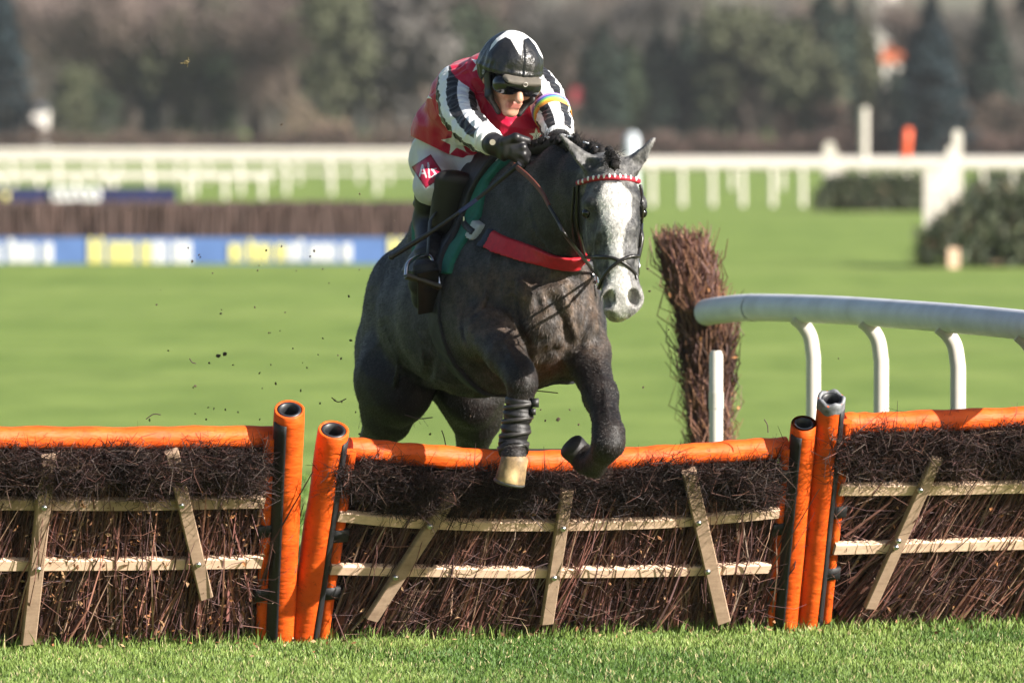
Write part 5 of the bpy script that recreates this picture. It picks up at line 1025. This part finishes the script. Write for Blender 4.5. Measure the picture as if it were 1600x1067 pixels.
# rainbow armband
d = (EL_L - SH_L) / np.linalg.norm(EL_L - SH_L); d2 = (WR_L - EL_L) / np.linalg.norm(WR_L - EL_L); c0 = AP_L[4] - (AP_L[5] - AP_L[3]) * .1; axd = AP_L[5] - AP_L[3]; axd /= np.linalg.norm(axd); RB = [(.50, .30, .68), (.10, .14, .55), (.14, .50, .22), (.62, .72, .10), (.80, .42, .06), (.76, .30, .05)]
ab = empty('armband', tuple(c0), 'rainbow striped band around the jockey sleeve on the right of the picture', 'armband'); V = []; Ccol = []
uu = hs - axd * np.dot(hs, axd); uu /= np.linalg.norm(uu); vv = np.cross(axd, uu); M = 32; m = MB()
for k in range(6):
    V = []
    for s_, rr in ((-.5, .0), (-.4, .0015), (.4, .0015), (.5, 0)):
        for j in range(M): an = 6.2832 * j / M; V.append(c0 + axd * (-.030 + .0105 * (k + s_)) + (uu * math.cos(an) + vv * math.sin(an)) * (.0715 - .0009 * k + rr))
    m.rings(V, 4, M, False, RB[k])
m.build('band', attrmat('rainbow_cloth', .5, .1, 40, .15), ab, True, True)
# breeches with a red sponsor patch, boots, gloves
def segd(px, py, pts):
    d = np.full(px.shape, 99.)
    for (ax_, ay), (bx_, by) in zip(pts[:-1], pts[1:]):
        t_ = np.clip(((px - ax_) * (bx_ - ax_) + (py - ay) * (by - ay)) / ((bx_ - ax_) ** 2 + (by - ay) ** 2), 0, 1); d = np.minimum(d, np.hypot(px - ax_ - t_ * (bx_ - ax_), py - ay - t_ * (by - ay)))
    return d
BP = [p.grow(.009) for p in TORSO[:1]] + [p.grow(.004) for p in TORSO[-1:]]
for f in (ident, mir): BP += chain([f(HIP), f(KNEE)], [.106, .066], hs, .05) + chain([f(KNEE), f(KNEE) * .55 + f(CALF) * .45], [.064, .056], hs, .03)
BP.append(Prim(P(735, 262, .20), P(786, 258, -.10), (.09, .06), (.06, .045), hs, .05))
fld = Field(BP, [], .0045, .04); g = fld.grid(tuple(slice(0, n_) for n_ in fld.n)); fld.f += ((1 - np.abs(2 * vnoise(g, 17.) - 1) - .5) * -.005 + (vnoise(g, 40.) - .5) * .003).astype(np.float32); del g
V, Q = subdiv(*fld.mesh()); px, py = proj(V); N = vnormals(V, Q); col = np.tile(np.array([.64, .63, .64]), (len(V), 1))
front = N[:, 1] < .35; pa = (px - 669) * .55 + (py - 268) * .83; pb = (px - 669) * .83 - (py - 268) * .55
patch = front & (np.abs(pa) < 19) & (np.abs(pb) < 17) & (px < 690); col[patch] = (.50, .012, .06)
LET = [[(655, 277), (660, 258), (666, 277)], [(657, 271), (664, 271)], [(669, 255), (671, 277)], [(681, 264), (675, 265), (681, 272), (675, 277)]]
for L_ in LET: col[patch & (segd(px, py, L_) < 1.25)] = (.80, .78, .78)
edge = front & (np.abs(np.maximum(np.abs(pa) - 19, np.abs(pb) - 17)) < 1.1) & (px < 690); col[edge] = (.22, .006, .03)
CLOTHW = attrmat('breeches_cloth', .6, .06, 50, .1); mesh_np('breeches', V, Q, CLOTHW, rider, col)
for nm, f in (('boot', ident), ('boot', mir)):
    pr = chain([f(KNEE) * .72 + f(CALF) * .28, f(CALF), f(ANK)], [.066, .062, .050], hs, .03) + [p.grow(.009) for p in footprims(f)]
    fld = Field(pr, [], .0045, .04); g = fld.grid(tuple(slice(0, n_) for n_ in fld.n)); aw = np.exp(-((g[..., 2] - f(ANK)[2]) / .07) ** 2); fld.f += (np.sin(g[..., 2] * 260 + 6 * vnoise(g, 22.)) * .0022 * aw + (vnoise(g, 18.) - .5) * .006).astype(np.float32); del g
    V, Q = fld.mesh(); bo_ = mesh_np(nm, V, Q, NAVYB, rider)
    m = MB(); s_ = f(HEEL) * .9 + f(TOE) * .1; ax_ = (f(TOE) - f(HEEL)); ax_ /= np.linalg.norm(ax_); dn = np.cross(ax_, hs); dn = dn if dn[2] < 0 else -dn; m.plank([f(HEEL) + dn * .047 - ax_ * .03, f(HEEL) * .6 + f(TOE) * .4 + dn * .046, f(TOE) + dn * .038 + ax_ * .02], hs, .041, .006); m.build('sole', LEATHER, bo_)
GLV = simple('black_glove', (.014, .013, .014), .42, .3, 30, .35, dist=.005)
for H_, W_, E_ in ((HAND_R, WR_R, EL_R), (HAND_L, WR_L, EL_L)):
    d = (W_ - E_) / np.linalg.norm(W_ - E_); pr = [p.grow(.0035) for p in H_] + [Prim(W_ - d * .01, W_ + d * .03, .041, .038, hs, .02)]
    for p_, q_ in zip(pr, H_): p_.k = q_.k
    V, Q = Field(pr, [], .0032, .02).mesh(); gl = mesh_np('glove', V, Q, GLV, rider)
    m = MB(); c = W_ + d * .022 - np.array([0, .045, -.005]); m.tube([c, c - np.array([0, .006, 0])], .011, 12, up=hs); m.build('glove_button', simple('button_metal', (.7, .6, .5), .3, .1, 60, metal=.8), gl)
# helmet under its silk, peak, goggles, chin strap
hl = empty('helmet', tuple(hp(0, .05, 0)))
hl.parent = rider; hl.matrix_parent_inverse = Matrix.Translation(-Vector(rider.location))
HB = ell(hp(0, .040, -.012), (.128, .1145, .122), [hdir, hright, hup_], .02)
fld = Field([HB, ell(hp(0, .02, -.04), (.10, .112, .10), [hdir, hright, hup_], .02)], [], .004, .03); g = fld.grid(tuple(slice(0, n_) for n_ in fld.n)).astype(np.float64); v = (g - HCEN) / HS; x_, y_, z_ = v @ hright, v @ hup_, v @ hdir
fold = np.sin(np.arctan2(x_, z_ + .02) * 22 + 5 * vnoise(g, 20.)) * .0016 * sstep(.10, .03, y_) + (vnoise(g * [1, 1, .8], 26.) - .5) * .006; seam = np.exp(-(x_ / .0035) ** 2) * .004 * (z_ > 0)
low = (.012 + (z_ + .02) * .22) - y_
f2 = np.maximum(fld.f + fold + seam, low * HS + .06 * (z_ < -.02) * 0 - .05 * sstep(.03, -.04, z_)); roll = np.abs(y_ - (.030 + z_ * .16)); f2 = f2 - .004 * np.exp(-(roll / .008) ** 2) * (f2 < .02)
fld.f = f2.astype(np.float32); V, Q = subdiv(*fld.mesh()); v = (V - HCEN) / HS; y_ = v @ hup_; z_ = v @ hdir; px, py = proj(V); N = vnormals(V, Q)
yb_ = np.interp(px, [755, 764, 778, 790, 798, 811, 815, 818, 826, 836, 843, 850], [99, 81, 65, 58, 62, 85, 86, 62, 59, 71, 85, 94]); wh_ = np.where(N[:, 1] < .2, (py < yb_) & (py > np.interp(px, [755, 763, 768, 776, 790, 800], [140, 84, 70, 60, 50, 40])), (y_ > .125) & (V @ hright > (HCEN @ hright) - .06)); wh_ &= (N[:, 2] > -.2)
col = np.where(wh_[:, None], np.array([.80, .80, .79]), np.array([.013, .013, .014])); t = NT('cap_silk'); a_ = t.attr().outputs['Color']; nz = t.noise(t.coord(), 34, 4); t.bump(nz, .5, .012); CAP = t.set(.30, a_, 0, .6)
mesh_np('cap', V, Q, CAP, hl, col)
V, Q = Field([Prim(hp(-.055, .033, .092), hp(.055, .033, .092), (.006, .040), (.006, .040), hup_, .01), Prim(hp(0, .033, .095), hp(0, .024, .128), (.075, .006), (.055, .0055), hright, .012)], [], .003, .03).mesh(); pk = mesh_np('peak', V, Q, simple('peak_leather', (.105, .092, .074), .85, .2, 40, .1), hl)
m = MB(); c = hp(0, .028, .140); a = np.linspace(0, 6.283, 9); m.tube([c + (hright * math.cos(q) + hup_ * math.sin(q)) * .008 for q in a], .0018, 6, False); m.build('emblem', simple('emblem_grey', (.4, .36, .32), .4, .1, 60), pk)
HH = HEADP[:3] + [HEADP[4], HEADP[5], Prim(hp(-.045, .0, .072), hp(.045, .0, .072), .032, .032, hup_, .03)]
fld = Field([p.grow(.010) for p in HH], [], .004, .03); g = fld.grid(tuple(slice(0, n_) for n_ in fld.n)).astype(np.float64); v = (g - HCEN) / HS; x_, y_, z_ = v @ hright, v @ hup_, v @ hdir
shape = np.maximum.reduce([y_ - .030, -.026 + .010 * np.exp(-(x_ / .014) ** 2) - y_, .0 - z_]) * HS; fld.f = np.maximum(fld.f, shape).astype(np.float32); V, Q = fld.mesh()
go = mesh_np('goggles', V, Q, simple('goggle_lens', (.006, .006, .008), .12, .2, 20, spec=.7), rider)
for sg in (-1, 1):
    pr = [Prim(hp(.086 * sg, .02, -.005), hp(.070 * sg, -.060, .030), (.035, .010), (.026, .010), hdir, .02), Prim(hp(.070 * sg, -.060, .030), hp(.035 * sg, -.105, .055), (.024, .010), (.014, .010), hdir, .02)]
    V, Q = Field(pr, [], .0045, .02).mesh(); st_ = mesh_np('chin_strap', V, Q, LEATHER, hl)
    m = MB(); c = hp(.100 * sg, .012, .012); a = np.linspace(0, 6.283, 11); m.tube([c + (hdir * math.cos(q) + hup_ * math.sin(q)) * .008 for q in a], .002, 6, False); m.build('buckle', simple('strap_buckle', (.35, .35, .36), .3, .1, 60, metal=.6), st_)
# stirrups hang from the saddle; whip in the right hand
for f in (ident, mir):
    e1, e2 = f(P(634, 431, TOE[1] - .035)), f(P(688, 449, TOE[1] - .005)); top_ = f(P(668, 401, ANK[1] - .075)); m = MB(); m.tube(spline([e1, e1 * .8 + top_ * .2 + (top_ - e2) * .12 + np.array([0, 0, .02]), top_ + (e1 - e2) * .14, top_ + (e2 - e1) * .12, e2 * .8 + top_ * .2 + np.array([0, 0, .02]), e2], 7), .0078, 8); si = m.build('stirrup_iron', STEELT, sd)
    m = MB(); m.plank([e1, e1 * .5 + e2 * .5, e2], np.array([.1, -.9, .25]), .022, .008); m.build('tread', simple('dark_tread', (.05, .040, .035), .5, .3, 40, .3), si)
    m = MB(); m.plank([top_, top_ * .5 + f(KNEE) * .5 + np.array([0, -.03, 0]), f(P(700, 300, .05))], hf, .012, .003); m.build('stirrup_leather', LEATHER, sd)
w0, w1_ = P(812, 256, -.665), P(612, 401, -.42); wh = empty('riding_whip', tuple(w0 * .5 + w1_ * .5), 'long black riding whip held slantwise in the jockey gloved hand', 'whip')
ts = np.linspace(0, 1, 16); cv = np.array([w0 + (w1_ - w0) * q - UP * .018 * math.sin(3.14 * q) for q in ts]); m = MB(); m.tube(cv, np.interp(ts, [0, .1, .3, .7, .72, 1], [.011, .011, .0075, .0075, .0095, .0105]), 10); m.build('shaft', simple('whip_black', (.012, .012, .016), .45, .3, 60, .2), wh)
m = MB(); m.tube(cv[5:8], .0082, 10); m.build('shaft_binding', simple('whip_blue', (.02, .03, .10), .5, .2, 60), wh)
m = MB(); m.ball(cv[-1], .0125, 10, 8); m.build('whip_end', LEATHER, wh)

# ------------------------------------------------------------------ turf and twigs thrown up by the hooves
CLOD = simple('turf_clod', (.075, .050, .030), .9, .4, 60, .5); CT = simple('loose_twig', (.06, .035, .028), .8, .3, 60); STRAW = simple('dry_straw', (.13, .10, .04), .8, .3, 60)
def clodmesh(seed):
    r_ = random.Random(seed); m = MB(); V = []
    m.ball((0, 0, 0), (1, .8, .65), 9, 6); V = np.concatenate(m.V); k = .65 + .7 * vnoise(V * 1.0 + seed * 3.7, 1.9); m.V = [V * k[:, None]]; o = m.build('turf_clod', CLOD, None, False); me = o.data; bpy.data.objects.remove(o); return me
CM = [clodmesh(i) for i in range(5)]
known = [(341, 556, 4.5), (351, 553, 5), (345, 490, 3), (327, 567, 3), (364, 570, 2.5), (872, 655, 4.5), (904, 663, 3), (890, 640, 2.2), (852, 657, 2.5), (1005, 605, 2.5), (545, 463, 3), (548, 532, 4), (533, 560, 2.5), (528, 555, 2), (562, 678, 3), (672, 678, 3), (668, 560, 2), (491, 392, 3), (616, 345, 2), (440, 195, 2.5), (600, 218, 2), (562, 303, 2), (398, 480, 2), (420, 520, 2), (470, 610, 2.5), (500, 630, 2.2), (305, 603, 3), (352, 640, 2.5), (322, 655, 2.5), (1310, 560, 1.8), (845, 640, 2), (300, 408, 3.2), (440, 385, 2.2), (735, 650, 2), (1045, 515, 2), (1012, 420, 3), (1015, 455, 2.4)]
more = [(rng.uniform(230, 640), rng.uniform(380, 660), rng.uniform(1.2, 2.6)) for _ in range(45)]
for i, (px, py, rr) in enumerate(known + more):
    o = bpy.data.objects.new('turf_clod', CM[i % 5]); COL.objects.link(o); o.location = P(px, py, rng.uniform(-.1, 1.6)); q = rr / 420 * .85; o.scale = (q * rng.uniform(.8, 1.3), q, q * rng.uniform(.7, 1.1)); o.rotation_euler = rng.uniform(0, 6, 3); tag(o, 'small dark clod of turf flying through the air', 'clod', 'clods of turf flying around the horse')
tw = [((836, 612), (842, 611), (872, 614)), ((518, 621), (528, 628), (541, 623)), ((632, 648), (655, 654), (676, 652)), ((690, 672), (694, 684), (697, 700)), ((1194, 655), (1199, 664), (1200, 676)), ((228, 655), (240, 647), (251, 648)), ((296, 560), (300, 566), (306, 568))]
for k in tw:
    a, b, c = [P(x, y, -.25) for x, y in k]; e = empty('loose_twig', tuple(b)); bpy.data.objects.remove(e); m = MB(); m.tube(spline([a, b, c], 4), .0022, 5); o = m.build('loose_twig', CT, None)
    tag(o, 'thin broken twig knocked loose from the birch brush', 'twig', 'broken twigs flying off the hurdles')
m = MB(); c = P(291, 98, -.2)
for _ in range(5): d = rng.normal(size=3); d /= np.linalg.norm(d); m.tube([c - d * .012, c + rng.normal(size=3) * .004, c + d * rng.uniform(.012, .03)], .0016, 4)
tag(m.build('straw_wisp', STRAW, None), 'small wisp of dry yellow straw high up at the left', 'straw')
